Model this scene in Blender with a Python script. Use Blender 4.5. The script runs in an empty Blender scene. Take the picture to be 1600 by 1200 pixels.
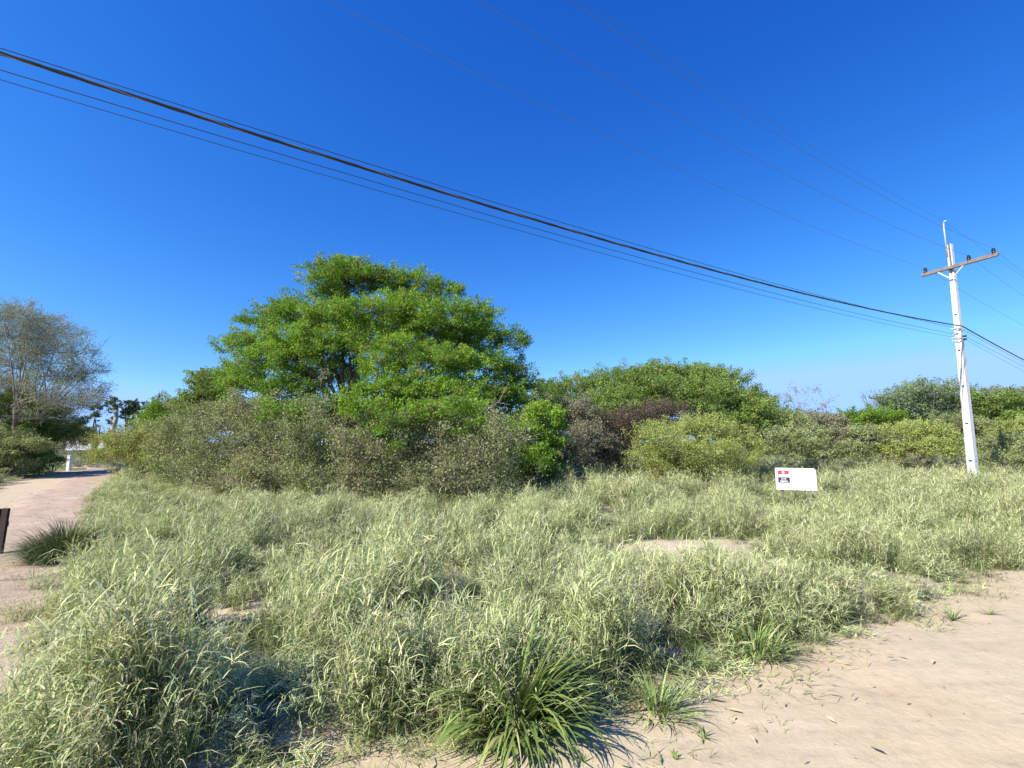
import bpy, math, random
import numpy as np
from mathutils import Vector
C = bpy.context.scene
COL = C.collection
R = math.radians
rng = np.random.default_rng(7)
random.seed(7)

# ------------------------------------------------------------------ camera, sky, sun, exposure
F, CX, CY, EYE = 780.0, 800.0, 600.0, 1.6
PITCH = math.atan(90 / F)
cam_d = bpy.data.cameras.new('camera'); cam = bpy.data.objects.new('camera', cam_d); COL.objects.link(cam)
cam_d.sensor_width = 36; cam_d.lens = 36 * F / 1600
cam_d.clip_start = .05; cam_d.clip_end = 3000
cam.location = (0, 0, EYE); cam.rotation_euler = (math.pi / 2 + PITCH, 0, 0)
C.camera = cam

SUN_EL, SUN_AZ = R(38), (-.80, -.60)             # the sun stands behind the camera, to its left
n_ = math.hypot(*SUN_AZ); SUN_AZ = (SUN_AZ[0] / n_, SUN_AZ[1] / n_)
w = bpy.data.worlds.new('World'); C.world = w; w.use_nodes = True
nt = w.node_tree; nt.nodes.clear()
sky = nt.nodes.new('ShaderNodeTexSky'); sky.sky_type = 'NISHITA'; sky.sun_disc = False
sky.sun_elevation = SUN_EL; sky.sun_rotation = math.atan2(SUN_AZ[0], SUN_AZ[1])
sky.altitude = 0; sky.air_density = 1.0; sky.dust_density = 0.15; sky.ozone_density = 4.0
def wn(ty, **kw):
    x = nt.nodes.new(ty)
    for k, v in kw.items(): setattr(x, k, v)
    return x
def wmath(op, a, b):
    x = wn('ShaderNodeMath', operation=op)
    for i, v in enumerate((a, b)):
        if isinstance(v, (int, float)): x.inputs[i].default_value = v
        else: nt.links.new(v, x.inputs[i])
    return x.outputs[0]
tc = wn('ShaderNodeTexCoord'); se = wn('ShaderNodeSeparateXYZ'); co = wn('ShaderNodeCombineXYZ')
nt.links.new(tc.outputs['Generated'], se.inputs[0]); nt.links.new(se.outputs[0], co.inputs[0]); nt.links.new(se.outputs[1], co.inputs[1])
nt.links.new(wmath('ADD', se.outputs[2], .112), co.inputs[2]); nt.links.new(co.outputs[0], sky.inputs[0])   # clear dry air: no white band low down
hs = wn('ShaderNodeHueSaturation'); hs.inputs['Saturation'].default_value = 1.22
nt.links.new(sky.outputs[0], hs.inputs['Color'])
sr = wn('ShaderNodeSeparateColor'); cr = wn('ShaderNodeCombineColor'); nt.links.new(hs.outputs[0], sr.inputs[0])
for i, (mul, ga, cap) in enumerate(((6.8, 1.93, .235), (1.98, 1.45, .50), (1.42, .9, .95))):   # the phone's vivid colour response
    v = wmath('MAXIMUM', wmath('MINIMUM', wmath('MULTIPLY', sr.outputs[i], .178), cap), 0.0)
    nt.links.new(wmath('MULTIPLY', wmath('POWER', v, ga), mul / .178), cr.inputs[i])
bg = wn('ShaderNodeBackground'); bg.inputs['Strength'].default_value = .11
ow = wn('ShaderNodeOutputWorld')
nt.links.new(cr.outputs[0], bg.inputs['Color']); nt.links.new(bg.outputs[0], ow.inputs[0])
sun_d = bpy.data.lights.new('sun', 'SUN'); sun_d.energy = 5.0; sun_d.angle = R(.5); sun_d.color = (1, .955, .88)
sun = bpy.data.objects.new('sun', sun_d); COL.objects.link(sun)
sv = Vector((SUN_AZ[0] * math.cos(SUN_EL), SUN_AZ[1] * math.cos(SUN_EL), math.sin(SUN_EL)))
sun.rotation_euler = sv.to_track_quat('Z', 'Y').to_euler(); sun.location = sv * 40
C.view_settings.view_transform = 'Standard'; C.view_settings.look = 'None'
C.view_settings.gamma = 1; C.view_settings.use_curve_mapping = False
C.view_settings.exposure = 0.70
C.cycles.max_bounces = 6; C.cycles.diffuse_bounces = 1; C.cycles.transmission_bounces = 3
C.cycles.glossy_bounces = 2; C.cycles.use_denoising = True

# ------------------------------------------------------------------ pixel to world
def ray(px, py):
    x = (px - CX) / F; u = (CY - py) / F
    return x, math.cos(PITCH) - u * math.sin(PITCH), math.sin(PITCH) + u * math.cos(PITCH)
def at(px, py, Y):
    r = ray(px, py); t = Y / r[1]
    return np.array((r[0] * t, Y, EYE + r[2] * t))

# ------------------------------------------------------------------ noise
def _hash(ix, iy, s):
    h = (ix.astype(np.int64) * 374761393 + iy.astype(np.int64) * 668265263 + s * 1442695041) & 0xffffffff
    h = ((h ^ (h >> 13)) * 1274126177) & 0xffffffff
    return ((h ^ (h >> 16)) & 0xffff) / 65535.0
def vnoise(x, y, s=0):
    x = np.asarray(x, float); y = np.asarray(y, float)
    ix = np.floor(x); iy = np.floor(y); fx = x - ix; fy = y - iy
    fx = fx * fx * (3 - 2 * fx); fy = fy * fy * (3 - 2 * fy)
    a = _hash(ix, iy, s); b = _hash(ix + 1, iy, s); c = _hash(ix, iy + 1, s); d = _hash(ix + 1, iy + 1, s)
    return (a * (1 - fx) + b * fx) * (1 - fy) + (c * (1 - fx) + d * fx) * fy
def fbm(x, y, s=0, o=3):
    return sum(vnoise(x * 2 ** k, y * 2 ** k, s + k) * .5 ** k for k in range(o)) / sum(.5 ** k for k in range(o))
def sstep(a, b, x):
    t = np.clip((x - a) / (b - a), 0, 1); return t * t * (3 - 2 * t)

# ------------------------------------------------------------------ object helpers
def tag(o, label=None, cat=None, group=None, kind=None):
    if label: o['label'] = label
    if cat: o['category'] = cat
    if group: o['group'] = group
    if kind: o['kind'] = kind
    return o
def empty(name, loc, label, cat, group=None):
    o = bpy.data.objects.new(name, None); COL.objects.link(o); o.location = loc
    o.empty_display_size = .2
    return tag(o, label, cat, group)
def mesh_np(name, V, Q, mat, parent=None, tint=None, smooth=False, link=True, per_face=None):
    """V (n,3), Q (m,k) faces of one size; tint (n,3) per vertex, in world space; parent's location is subtracted"""
    me = bpy.data.meshes.new(name)
    V = np.asarray(V, np.float32).reshape(-1, 3)
    if parent is not None: V = V - np.array(parent.matrix_basis.translation, np.float32)
    if isinstance(Q, np.ndarray):
        k = Q.shape[1]; m = len(Q)
        me.vertices.add(len(V)); me.vertices.foreach_set('co', V.ravel())
        me.loops.add(m * k); me.loops.foreach_set('vertex_index', Q.astype(np.int32).ravel())
        me.polygons.add(m); me.polygons.foreach_set('loop_start', np.arange(0, m * k, k, dtype=np.int32))
        me.update(calc_edges=True)
    else:
        me.from_pydata(V.tolist(), [], Q); me.update()
    if smooth: me.polygons.foreach_set('use_smooth', np.ones(len(me.polygons), bool))
    if tint is not None:
        a = me.attributes.new('tint', 'FLOAT_COLOR', 'POINT')
        t = np.ones((len(V), 4), np.float32); t[:, :3] = tint; a.data.foreach_set('color', t.ravel())
    if mat: me.materials.append(mat)
    o = bpy.data.objects.new(name, me)
    if link: COL.objects.link(o)
    if parent is not None: o.parent = parent
    return o

class MB:
    """collects simple solids into one mesh"""
    def __init__(s): s.v = []; s.f = []
    def add(s, v, f):
        n = len(s.v); s.v += [tuple(p) for p in v]; s.f += [tuple(i + n for i in q) for q in f]; return s
    def box(s, c, size, rot=0, X=None, Y=None, Z=None, bev=0):
        c = np.array(c, float)
        if X is None: X = np.array((math.cos(rot), math.sin(rot), 0)); Y = np.array((-math.sin(rot), math.cos(rot), 0)); Z = np.array((0, 0, 1.))
        X, Y, Z = (np.array(a, float) for a in (X, Y, Z))
        hx, hy, hz = (a / 2 for a in size); b = min(bev, hx * .9, hy * .9, hz * .9)
        if b <= 0:
            v = [c + X * sx * hx + Y * sy * hy + Z * sz * hz for sz in (-1, 1) for sx, sy in ((-1, -1), (1, -1), (1, 1), (-1, 1))]
            return s.add(v, [(3, 2, 1, 0), (4, 5, 6, 7), (0, 1, 5, 4), (1, 2, 6, 5), (2, 3, 7, 6), (3, 0, 4, 7)])
        lay = []
        for z, i in ((-hz, b), (-hz + b, 0), (hz - b, 0), (hz, b)):
            for sx, sy, ex, ey in ((-1, -1, 1, 0), (1, -1, -1, 0), (1, -1, 0, 1), (1, 1, 0, -1), (1, 1, -1, 0), (-1, 1, 1, 0), (-1, 1, 0, -1), (-1, -1, 0, 1)):
                lay.append(c + X * (sx * (hx - i) + ex * b) + Y * (sy * (hy - i) + ey * b) + Z * z)
        f = [tuple(range(7, -1, -1)), tuple(range(24, 32))]
        for L in range(3):
            for k in range(8):
                a = L * 8 + k; d = L * 8 + (k + 1) % 8; f.append((a, d, d + 8, a + 8))
        return s.add(lay, f)
    def tube(s, P, r, n=8, cap=True):
        P = [np.array(p, float) for p in P]; r = [r] * len(P) if np.isscalar(r) else r
        v = []
        for i, p in enumerate(P):
            d = P[min(i + 1, len(P) - 1)] - P[max(i - 1, 0)]; d = d / (np.linalg.norm(d) + 1e-9)
            a = np.cross(d, (0, 0, 1) if abs(d[2]) < .95 else (1, 0, 0)); a /= np.linalg.norm(a); b = np.cross(d, a)
            v += [p + r[i] * (a * math.cos(2 * math.pi * k / n) + b * math.sin(2 * math.pi * k / n)) for k in range(n)]
        f = [(i * n + k, i * n + (k + 1) % n, (i + 1) * n + (k + 1) % n, (i + 1) * n + k) for i in range(len(P) - 1) for k in range(n)]
        if cap: f += [tuple(range(n - 1, -1, -1)), tuple((len(P) - 1) * n + k for k in range(n))]
        return s.add(v, f)
    def lathe(s, c, prof, axis=(0, 0, 1), n=14):
        c = np.array(c, float); axis = np.array(axis, float); axis /= np.linalg.norm(axis)
        return s.tube([c + axis * z for z, _ in prof], [q for _, q in prof], n)
    def build(s, name, mat, parent=None, smooth=False):
        o = mesh_np(name, s.v, s.f, mat, parent)
        if smooth: o.data.polygons.foreach_set('use_smooth', [True] * len(o.data.polygons))
        return o

# ------------------------------------------------------------------ materials
class NT:
    def __init__(s, name):
        s.m = bpy.data.materials.new(name); s.m.use_nodes = True; s.t = s.m.node_tree; s.t.nodes.clear()
        s.out = s.n('ShaderNodeOutputMaterial')
    def n(s, ty, **kw):
        x = s.t.nodes.new(ty)
        for k, v in kw.items():
            if k in x.inputs: x.inputs[k].default_value = v
            else: setattr(x, k, v)
        return x
    def l(s, a, b): s.t.links.new(a, b)
    def noise(s, scale, detail=3, rough=.5, vec=None, dist=0):
        x = s.n('ShaderNodeTexNoise', Scale=scale, Detail=detail, Roughness=rough, Distortion=dist)
        if vec is not None: s.l(vec, x.inputs['Vector'])
        return x.outputs[0]
    def ramp(s, fac, stops):
        x = s.n('ShaderNodeValToRGB'); s.l(fac, x.inputs[0]); e = x.color_ramp.elements
        for i, (p, c) in enumerate(stops):
            q = e[i] if i < 2 else e.new(p)
            q.position = p; q.color = (*c, 1) if len(c) == 3 else c
        return x.outputs[0]
    def mix(s, a, b, fac, mode='MIX'):
        x = s.n('ShaderNodeMix', data_type='RGBA', blend_type=mode)
        for v, i in ((fac, 0), (a, 6), (b, 7)):
            if isinstance(v, (int, float)): x.inputs[i].default_value = v
            elif isinstance(v, tuple): x.inputs[i].default_value = (*v, 1)
            else: s.l(v, x.inputs[i])
        return x.outputs[2]
    def math(s, op, a, b=0.0):
        x = s.n('ShaderNodeMath', operation=op)
        for v, i in ((a, 0), (b, 1)):
            if isinstance(v, (int, float)): x.inputs[i].default_value = v
            else: s.l(v, x.inputs[i])
        return x.outputs[0]
    def pos(s): return s.n('ShaderNodeNewGeometry').outputs['Position']
    def obj(s): return s.n('ShaderNodeTexCoord').outputs['Object']
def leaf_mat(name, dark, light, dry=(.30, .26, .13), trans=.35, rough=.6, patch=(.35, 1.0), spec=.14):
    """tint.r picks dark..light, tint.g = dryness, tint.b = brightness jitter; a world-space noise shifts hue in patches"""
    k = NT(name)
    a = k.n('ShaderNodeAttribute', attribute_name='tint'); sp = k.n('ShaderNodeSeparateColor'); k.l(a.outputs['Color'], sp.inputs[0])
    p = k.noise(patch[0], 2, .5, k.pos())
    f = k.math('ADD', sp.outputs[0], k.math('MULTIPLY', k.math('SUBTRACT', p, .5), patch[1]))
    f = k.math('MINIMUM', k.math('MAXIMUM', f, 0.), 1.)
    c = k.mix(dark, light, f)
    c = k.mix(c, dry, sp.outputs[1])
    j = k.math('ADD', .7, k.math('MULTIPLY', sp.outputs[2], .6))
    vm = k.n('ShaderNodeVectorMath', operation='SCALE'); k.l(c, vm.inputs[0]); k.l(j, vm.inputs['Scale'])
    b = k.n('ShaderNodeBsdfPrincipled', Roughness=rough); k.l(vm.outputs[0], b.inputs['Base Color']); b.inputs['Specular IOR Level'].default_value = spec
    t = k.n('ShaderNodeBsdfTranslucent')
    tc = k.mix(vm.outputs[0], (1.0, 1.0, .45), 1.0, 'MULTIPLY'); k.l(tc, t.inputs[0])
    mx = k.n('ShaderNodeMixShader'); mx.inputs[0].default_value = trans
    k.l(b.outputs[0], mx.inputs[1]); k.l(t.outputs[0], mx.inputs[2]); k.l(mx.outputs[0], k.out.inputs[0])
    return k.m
def plain(name, c1, c2=None, scale=8, rough=.8, bump=.0, bscale=60, metal=0, spec=.3):
    k = NT(name); b = k.n('ShaderNodeBsdfPrincipled', Roughness=rough, Metallic=metal); b.inputs['Specular IOR Level'].default_value = spec
    o = k.obj()
    k.l(k.ramp(k.noise(scale, 5, .6, o), [(.3, c1), (.7, c2 or c1)]), b.inputs['Base Color'])
    if bump:
        bp = k.n('ShaderNodeBump', Strength=bump, Distance=.01); k.l(k.noise(bscale, 4, .6, o), bp.inputs['Height']); k.l(bp.outputs[0], b.inputs['Normal'])
    k.l(b.outputs[0], k.out.inputs[0]); return k.m
def sand_mat(name, a, b, c, litter=0.0, green=0.0):
    k = NT(name); P = k.pos(); bs = k.n('ShaderNodeBsdfPrincipled', Roughness=.95); bs.inputs['Specular IOR Level'].default_value = .1
    col = k.ramp(k.noise(.45, 4, .55, P, .6), [(.32, a), (.52, b), (.7, c)])
    fine = k.ramp(k.noise(9, 6, .7, P), [(.25, (.78, .78, .78)), (.5, (1, 1, 1)), (.75, (1.1, 1.08, 1.05))])
    col = k.mix(col, fine, 1.0, 'MULTIPLY')
    # stretched streaks along the road's run
    mp = k.n('ShaderNodeMapping'); k.l(P, mp.inputs[0]); mp.inputs['Rotation'].default_value = (0, 0, -R(31)); mp.inputs['Scale'].default_value = (.5, 4.5, 1)
    st = k.ramp(k.noise(1.3, 5, .6, mp.outputs[0], .3), [(.4, (1, 1, 1)), (.62, (.86, .83, .80))])
    col = k.mix(col, st, .6, 'MULTIPLY')
    grit = k.ramp(k.noise(140, 2, .5, P), [(.3, (.82, .80, .78)), (.45, (1, 1, 1))]); col = k.mix(col, grit, .7, 'MULTIPLY')
    if litter:
        lt = k.ramp(k.noise(5, 6, .75, P), [(.42, (0, 0, 0)), (.6, (1, 1, 1))])
        col = k.mix(col, k.ramp(k.noise(30, 4, .6, P), [(.35, (.035, .032, .018)), (.65, (.13, .11, .06))]), k.math('MULTIPLY', lt, litter))  # litter, darkened further to paint in the shade beneath dense grass
    if green:
        # far out, where no blade is built singly, turf colour takes over
        ln = k.n('ShaderNodeVectorMath', operation='LENGTH'); k.l(P, ln.inputs[0])
        g = k.ramp(k.noise(.35, 6, .7, P), [(.35, (.07, .085, .03)), (.65, (.19, .18, .085))])
        d = k.math('MINIMUM', k.math('MAXIMUM', k.math('DIVIDE', k.math('SUBTRACT', ln.outputs['Value'], 26.), 14.), 0.), 1.)
        col = k.mix(col, g, k.math('MULTIPLY', d, green))
    k.l(col, bs.inputs['Base Color'])
    bp = k.n('ShaderNodeBump', Strength=.4, Distance=.02)
    hh = k.math('ADD', k.noise(26, 6, .7, P), k.math('MULTIPLY', k.noise(4, 4, .6, P), 1.4)); k.l(hh, bp.inputs['Height'])
    k.l(bp.outputs[0], bs.inputs['Normal']); k.l(bs.outputs[0], k.out.inputs[0]); return k.m

M = dict(
    road=sand_mat('pale_road_sand', (.57, .445, .275), (.57, .465, .305), (.54, .455, .315)),
    track=sand_mat('pinkish_track_sand', (.49, .355, .25), (.49, .37, .27), (.46, .37, .285)),
    ground=sand_mat('soil_litter_and_painted_shade', (.50, .39, .28), (.52, .42, .31), (.46, .37, .28), .9, 1.0),
    grass=leaf_mat('grass_blades', (.028, .084, .011), (.40, .56, .15), (.72, .64, .39), .18, .6, (1.4, 1.3), .12),  # dark end deepened so the colour carries shade low in the sward
    lush=leaf_mat('broad_green_grass', (.085, .165, .03), (.27, .37, .09), (.55, .48, .26), .25, .5, (1.2, .5), .2),
    deep=leaf_mat('deep_green_grass', (.045, .085, .03), (.15, .21, .085), (.45, .40, .24), .2, .6, (1.2, .5), .1),
    dryg=leaf_mat('dry_grass', (.42, .36, .19), (.68, .60, .38), (.62, .52, .34), .30, .6, (.8, .5)),
    bright=leaf_mat('bright_green_leaves', (.065, .17, .018), (.30, .49, .055), (.42, .38, .14), .42, .5, (.8, .7)),
    mid=leaf_mat('mid_green_leaves', (.10, .185, .035), (.31, .43, .10), (.27, .22, .10), .36, .5, (.6, .8)),
    olive=leaf_mat('olive_leaves', (.17, .225, .08), (.44, .50, .21), (.42, .36, .22), .32, .55, (.7, .9)),
    yellow=leaf_mat('yellow_green_leaves', (.25, .33, .07), (.56, .62, .20), (.34, .27, .12), .36, .5, (.8, .6)),
    teal=leaf_mat('bluish_green_leaves', (.15, .235, .12), (.36, .45, .23), (.27, .22, .12), .34, .5, (.8, .6)),
    dull=leaf_mat('grey_brown_leaves', (.17, .175, .10), (.38, .37, .24), (.34, .26, .19), .25, .6, (.8, .8)),
    purple=leaf_mat('purplish_brown_leaves', (.085, .065, .052), (.20, .16, .115), (.24, .15, .10), .25, .6, (.8, .8)),
    dark=leaf_mat('dark_green_leaves', (.055, .085, .03), (.15, .19, .075), (.16, .12, .06), .28, .5, (.6, .8)),
    bark=plain('grey_brown_bark', (.11, .085, .065), (.22, .18, .145), 14, .9, .6, 40),
    greytwig=plain('grey_green_twigs', (.20, .20, .17), (.34, .33, .29), 5, .9),
    twig=plain('twigs', (.16, .125, .095), (.30, .245, .19), 5, .9),
    palebark=plain('pale_bark', (.34, .30, .25), (.50, .46, .40), 6, .85, .5, 30),
    darkbark=plain('dark_twigs', (.075, .055, .045), (.15, .11, .085), 6, .9),
    concrete=plain('white_painted_concrete', (.58, .56, .52), (.72, .71, .68), 7, .85, .4, 50),
    galv=plain('galvanised_steel', (.52, .53, .54), (.66, .66, .66), 20, .5, 0, 60, .3),
    armwood=plain('weathered_crossarm_wood', (.16, .125, .105), (.27, .225, .20), 12, .85, .5, 60),
    porcelain=plain('brown_black_porcelain', (.02, .016, .02), (.04, .03, .035), 8, .12, 0, 60, 0, .8),
    cable=plain('black_cable_sheath', (.022, .022, .026), (.04, .038, .04), 30, .42, 0, 60, 0, .5),
    bare=plain('bare_aluminium_strand', (.17, .17, .17), (.26, .26, .26), 30, .4, 0, 60, .5),
    wire=plain('thin_dark_wire', (.03, .035, .05), (.05, .055, .07), 10, .6),
    hv=plain('weathered_line_wire', (.14, .15, .17), (.2, .21, .23), 10, .6),
    board=plain('white_board', (.80, .80, .80), (.84, .84, .84), 3, .45),
    red=plain('red_print', (.58, .05, .06), (.62, .07, .08), 8, .5),
    black=plain('black_print', (.035, .03, .04), (.05, .045, .055), 8, .5),
    grey=plain('faded_grey_print', (.45, .45, .46), (.55, .55, .56), 8, .6),
    postwood=plain('dark_stained_wood', (.018, .010, .009), (.04, .022, .018), 12, .75, .5, 70),
    white=plain('white_paint', (.66, .66, .64), (.78, .78, .76), 4, .7),
    roof=plain('grey_roof', (.30, .30, .31), (.38, .38, .39), 4, .7),
    glass=plain('dark_glass', (.03, .035, .04), (.05, .055, .06), 4, .1),
)

# ------------------------------------------------------------------ ground shape
WD = np.array((.854, .520)); WN = np.array((WD[1], -WD[0]))            # right road: run and the normal that points into it
RE0 = np.array((.10, 2.62))                                            # a point on its grassy edge
LEFT = [(-2.2, .2), (-3.1, 2.2), (-3.4, 3.5), (-4.8, 5.0), (-6.7, 7.6), (-13.8, 16.6), (-18.6, 23.6), (-25.5, 32.), (-60, 62)]  # grassy edge of the left track, near to far
LFAR = [(-9.6, -2), (-9.9, 2.2), (-10.3, 5.0), (-12.3, 10.0), (-14.6, 13.6), (-18.2, 18.0), (-21.4, 23.2), (-26.6, 31.0), (-61, 60)]   # its far edge
def sd_right(x, y):
    """metres into the right road (positive) from its wavy edge"""
    s = (x - RE0[0]) * WD[0] + (y - RE0[1]) * WD[1]
    d = (x - RE0[0]) * WN[0] + (y - RE0[1]) * WN[1]
    d = d + .5 * (1 - sstep(-1.3, .6, s))
    return d + (fbm(s * .9, s * 0 + 3.3, 11) - .5) * .5 + (vnoise(s * 3.1, s * 0, 5) - .5) * .2
def xline(pts, y):
    p = np.array(pts); return np.interp(y, p[:, 1], p[:, 0])
def sd_left(x, y):
    """metres left of the grassy edge of the left track, positive = in the track"""
    return (xline(LEFT, y) - x) * .78 + (fbm(y * .8, x * .3, 21) - .5) * .7
def track_in(x, y):
    a = sd_left(x, y); b = (x - xline(LFAR, y)) * .78 + (fbm(y * .7, x * .2, 31) - .5) * .6
    return np.minimum(a, b)
def ground_z(x, y):
    x = np.asarray(x, float); y = np.asarray(y, float)
    dr = sd_right(x, y); dl = track_in(x, y)
    inside = np.maximum(sstep(-.6, -.1, dr), sstep(-.7, -.1, dl))
    z = .06 + (fbm(x * .7, y * .7, 41) - .5) * .16 + (fbm(x * .13, y * .13, 43) - .5) * .10 * sstep(5, 25, np.hypot(x, y))
    z = z * (1 - inside) - .05 * inside
    return z
def rut(x, y):
    return (fbm(x * 1.1, y * 1.1, 51) - .5) * .035 - .010 * sstep(.70, .80, vnoise(x * 3.7, y * 3.7, 57)) * vnoise(x * .6, y * .6, 58) + (fbm(x * 5, y * 5, 53, 2) - .5) * .014
def grid_mesh(name, xs, ys, zf, mat, keep=None):
    X, Y = np.meshgrid(xs, ys); Z = zf(X, Y); n, m = X.shape
    V = np.stack((X, Y, Z), -1).reshape(-1, 3)
    i = np.arange(n - 1)[:, None] * m + np.arange(m - 1)[None]
    Q = np.stack((i, i + 1, i + 1 + m, i + m), -1).reshape(-1, 4)
    if keep is not None:
        k = keep(X, Y).reshape(-1); Q = Q[k[Q].any(1)]
        u, inv = np.unique(Q, return_inverse=True); V = V[u]; Q = inv.reshape(-1, 4)
    return tag(mesh_np(name, V, Q, mat, smooth=True), kind='structure')
def spaced(lo, hi, step, far):
    a = np.arange(lo, hi, step); b = [hi]; s = step
    while b[-1] < far: s *= 1.25; b.append(b[-1] + s)
    c = [lo]; s = step
    while c[-1] > -far: s *= 1.25; c.append(c[-1] - s)
    return np.unique(np.concatenate((np.array(c), a, np.array(b))))
grid_mesh('ground', spaced(-13, 12, .16, 900), spaced(-1.5, 14, .16, 900), ground_z, M['ground'])
grid_mesh('dirt_road', spaced(-3, 11, .10, 70), spaced(-2, 9, .10, 70), lambda x, y: rut(x, y), M['road'], lambda x, y: (sd_right(x, y) > -.8) & (sd_right(x, y) < 9.5))
def track_z(x, y): return rut(x, y) - .004 - .05 * (1 - sstep(-.85, -.45, track_in(x, y)))
grid_mesh('dirt_track', np.arange(-62, -.9, .22), np.arange(-3, 62, .22), track_z, M['road'], lambda x, y: (track_in(x, y) > -.9) & (sd_left(x, y) > 1.0) & (sd_right(x, y) < -.4))
grid_mesh('track_verge', np.arange(-30, -.9, .12), np.arange(-3, 34, .12), lambda x, y: track_z(x, y) + .075 * (1 - sstep(1.15, 1.4, sd_left(x, y) + (fbm(x * 2, y * 2, 91) - .5) * .5)) + (fbm(x * 3, y * 3, 95) - .5) * .10 - .035, M['track'],
          lambda x, y: (track_in(x, y) > -.9) & (sd_left(x, y) < 1.75) & (sd_right(x, y) < -.4))

def bare(x, y):
    """1 where the sand shows through the sward"""
    b = np.exp(-(((x - 2.55) / 1.25) ** 2 + ((y - 7.35 - (x - 2.4) * .3) / .72) ** 2) ** 2)
    return np.maximum(b, np.exp(-(((x + 2.35) / .32) ** 2 + ((y - 4.75) / .28) ** 2)))
grid_mesh('sand_patch', np.arange(.8, 4.4, .06), np.arange(6, 9, .06), lambda x, y: ground_z(x, y) - .02 + .045 * sstep(.15, .5, bare(x, y) + (fbm(x * 3, y * 3, 97) - .5) * .4), M['road'], lambda x, y: bare(x, y) > .1)
grid_mesh('sand_patch', np.arange(-3, -1.7, .06), np.arange(4.2, 5.4, .06), lambda x, y: ground_z(x, y) - .02 + .045 * sstep(.15, .5, bare(x, y)), M['road'], lambda x, y: bare(x, y) > .1)

# ------------------------------------------------------------------ grass sources
def ribbon(P, W, side, out, tint):
    """P (k,3) spine, W (k,) widths, side (3,) sideways vector; appends to out"""
    V, Q, T = out; n = sum(len(v) for v in V)
    P = np.array(P); W = np.array(W)[:, None] / 2
    V.append(np.stack((P - side * W, P + side * W), 1).reshape(-1, 3))
    k = len(P); i = np.arange(k - 1) * 2 + n
    Q.append(np.stack((i, i + 1, i + 3, i + 2), -1)); T.append(np.tile(tint, (2 * k, 1)) if np.ndim(tint) == 1 else np.repeat(tint, 2, 0))
def blade(out, base, az, length, width, lean, droop, tint, segs=4, g=None):
    t = np.linspace(0, 1, segs + 1); h = np.array((math.cos(az), math.sin(az), 0))
    ang = lean + droop * t ** 1.6                              # angle from the vertical along the blade
    st = length / segs; P = [np.array(base, float)]
    for a in ang[1:]: P.append(P[-1] + st * (h * math.sin(a) + np.array((0, 0, 1)) * math.cos(a)))
    tw = random.uniform(-.5, .5); side = np.array((-h[1], h[0], tw * .6)); side /= np.linalg.norm(side)
    Wd = width * np.array([.7] + [1] * 0 + [max(.06, (1 - s ** 2.2)) for s in t[1:]])
    ribbon(P, Wd, side, out, tint)
    return P
def tuft(kind):
    out = ([], [], []); rnd = random.uniform
    def tn(d=0, l=.5): return np.array((np.clip(l + rnd(-.3, .3), 0, 1), d, rnd(0, 1)))
    if kind == 'culm':                                          # leafy culms of tall pasture grass
        for _ in range(14):
            az = rnd(0, 6.28); b = (rnd(-.13, .13), rnd(-.13, .13), 0); L = rnd(.5, .95); dry = 1 if rnd(0, 1) < .16 else rnd(0, .25)
            P = blade(out, b, az, L, .004, rnd(.0, .22), rnd(.05, .45), tn(dry * .8, .45), 5)
            for q in range(random.randint(7, 11)):
                s = rnd(.15, .99) * 5; i = min(int(s), 4); p = P[i] + (P[i + 1] - P[i]) * (s - i)
                d2 = .9 if rnd(0, 1) < .10 else rnd(0, .10) + .08 * s
                blade(out, p, az + rnd(-2.6, 2.6), rnd(.09, .25), rnd(.007, .014), rnd(.2, 1.25), rnd(.2, 1.6), tn(max(dry * .8, d2), .08 + .155 * s), 3)  # basal leaves greener and darker, deepened to paint shade low in the tuft
            if rnd(0, 1) < .5:                                  # a narrow seed head
                p = P[-1]
                for q in range(5): blade(out, p - np.array((0, 0, .02 * q)), rnd(0, 6.28), rnd(.04, .10), .004, rnd(.1, .6), .5, np.array((1., rnd(.6, 1), rnd(.4, 1))), 2)
    elif kind == 'blade':                                       # leafy green base growth, tinted dark to paint shade into the gaps
        for _ in range(42):
            dry = rnd(.7, 1) if rnd(0, 1) < .1 else rnd(0, .2)
            blade(out, (rnd(-.12, .12), rnd(-.12, .12), 0), rnd(0, 6.28), rnd(.25, .6), rnd(.006, .012), rnd(.05, .7), rnd(.3, 1.5), tn(dry, .22), 4)
    elif kind == 'dry':
        for _ in range(30):
            blade(out, (rnd(-.15, .15), rnd(-.15, .15), 0), rnd(0, 6.28), rnd(.25, .75), rnd(.003, .006), rnd(.1, 1.2), rnd(.2, 1.4), tn(rnd(0, 1), .6), 4)
    elif kind == 'broad':
        for _ in range(26):
            blade(out, (rnd(-.10, .10), rnd(-.10, .10), 0), rnd(0, 6.28), rnd(.4, .85), rnd(.012, .022), rnd(.05, .6), rnd(.3, 1.6), tn(rnd(0, .15), .5), 6)
    elif kind == 'creep':                                       # flat runners at the sand's edge
        for _ in range(18):
            az = rnd(0, 6.28)
            P = blade(out, (rnd(-.05, .05), rnd(-.05, .05), .01), az, rnd(.15, .45), .005, 1.25, .35, tn(rnd(.1, .5), .4), 3)
            for q in range(4):
                p = P[random.randint(0, 3)]; blade(out, (p[0], p[1], max(.005, p[2])), az + rnd(-1.5, 1.5), rnd(.05, .14), rnd(.006, .010), rnd(.6, 1.3), rnd(0, .7), tn(rnd(0, .4), .4), 2)
    return np.concatenate(out[0]), np.concatenate(out[1]), np.concatenate(out[2])
def sources(kind, n, mat):
    r = []
    for _ in range(n):
        v, q, t = tuft(kind); r.append(mesh_np('grass_' + kind + '_source', v, q, mat, tint=t, link=False))
    return r
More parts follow.
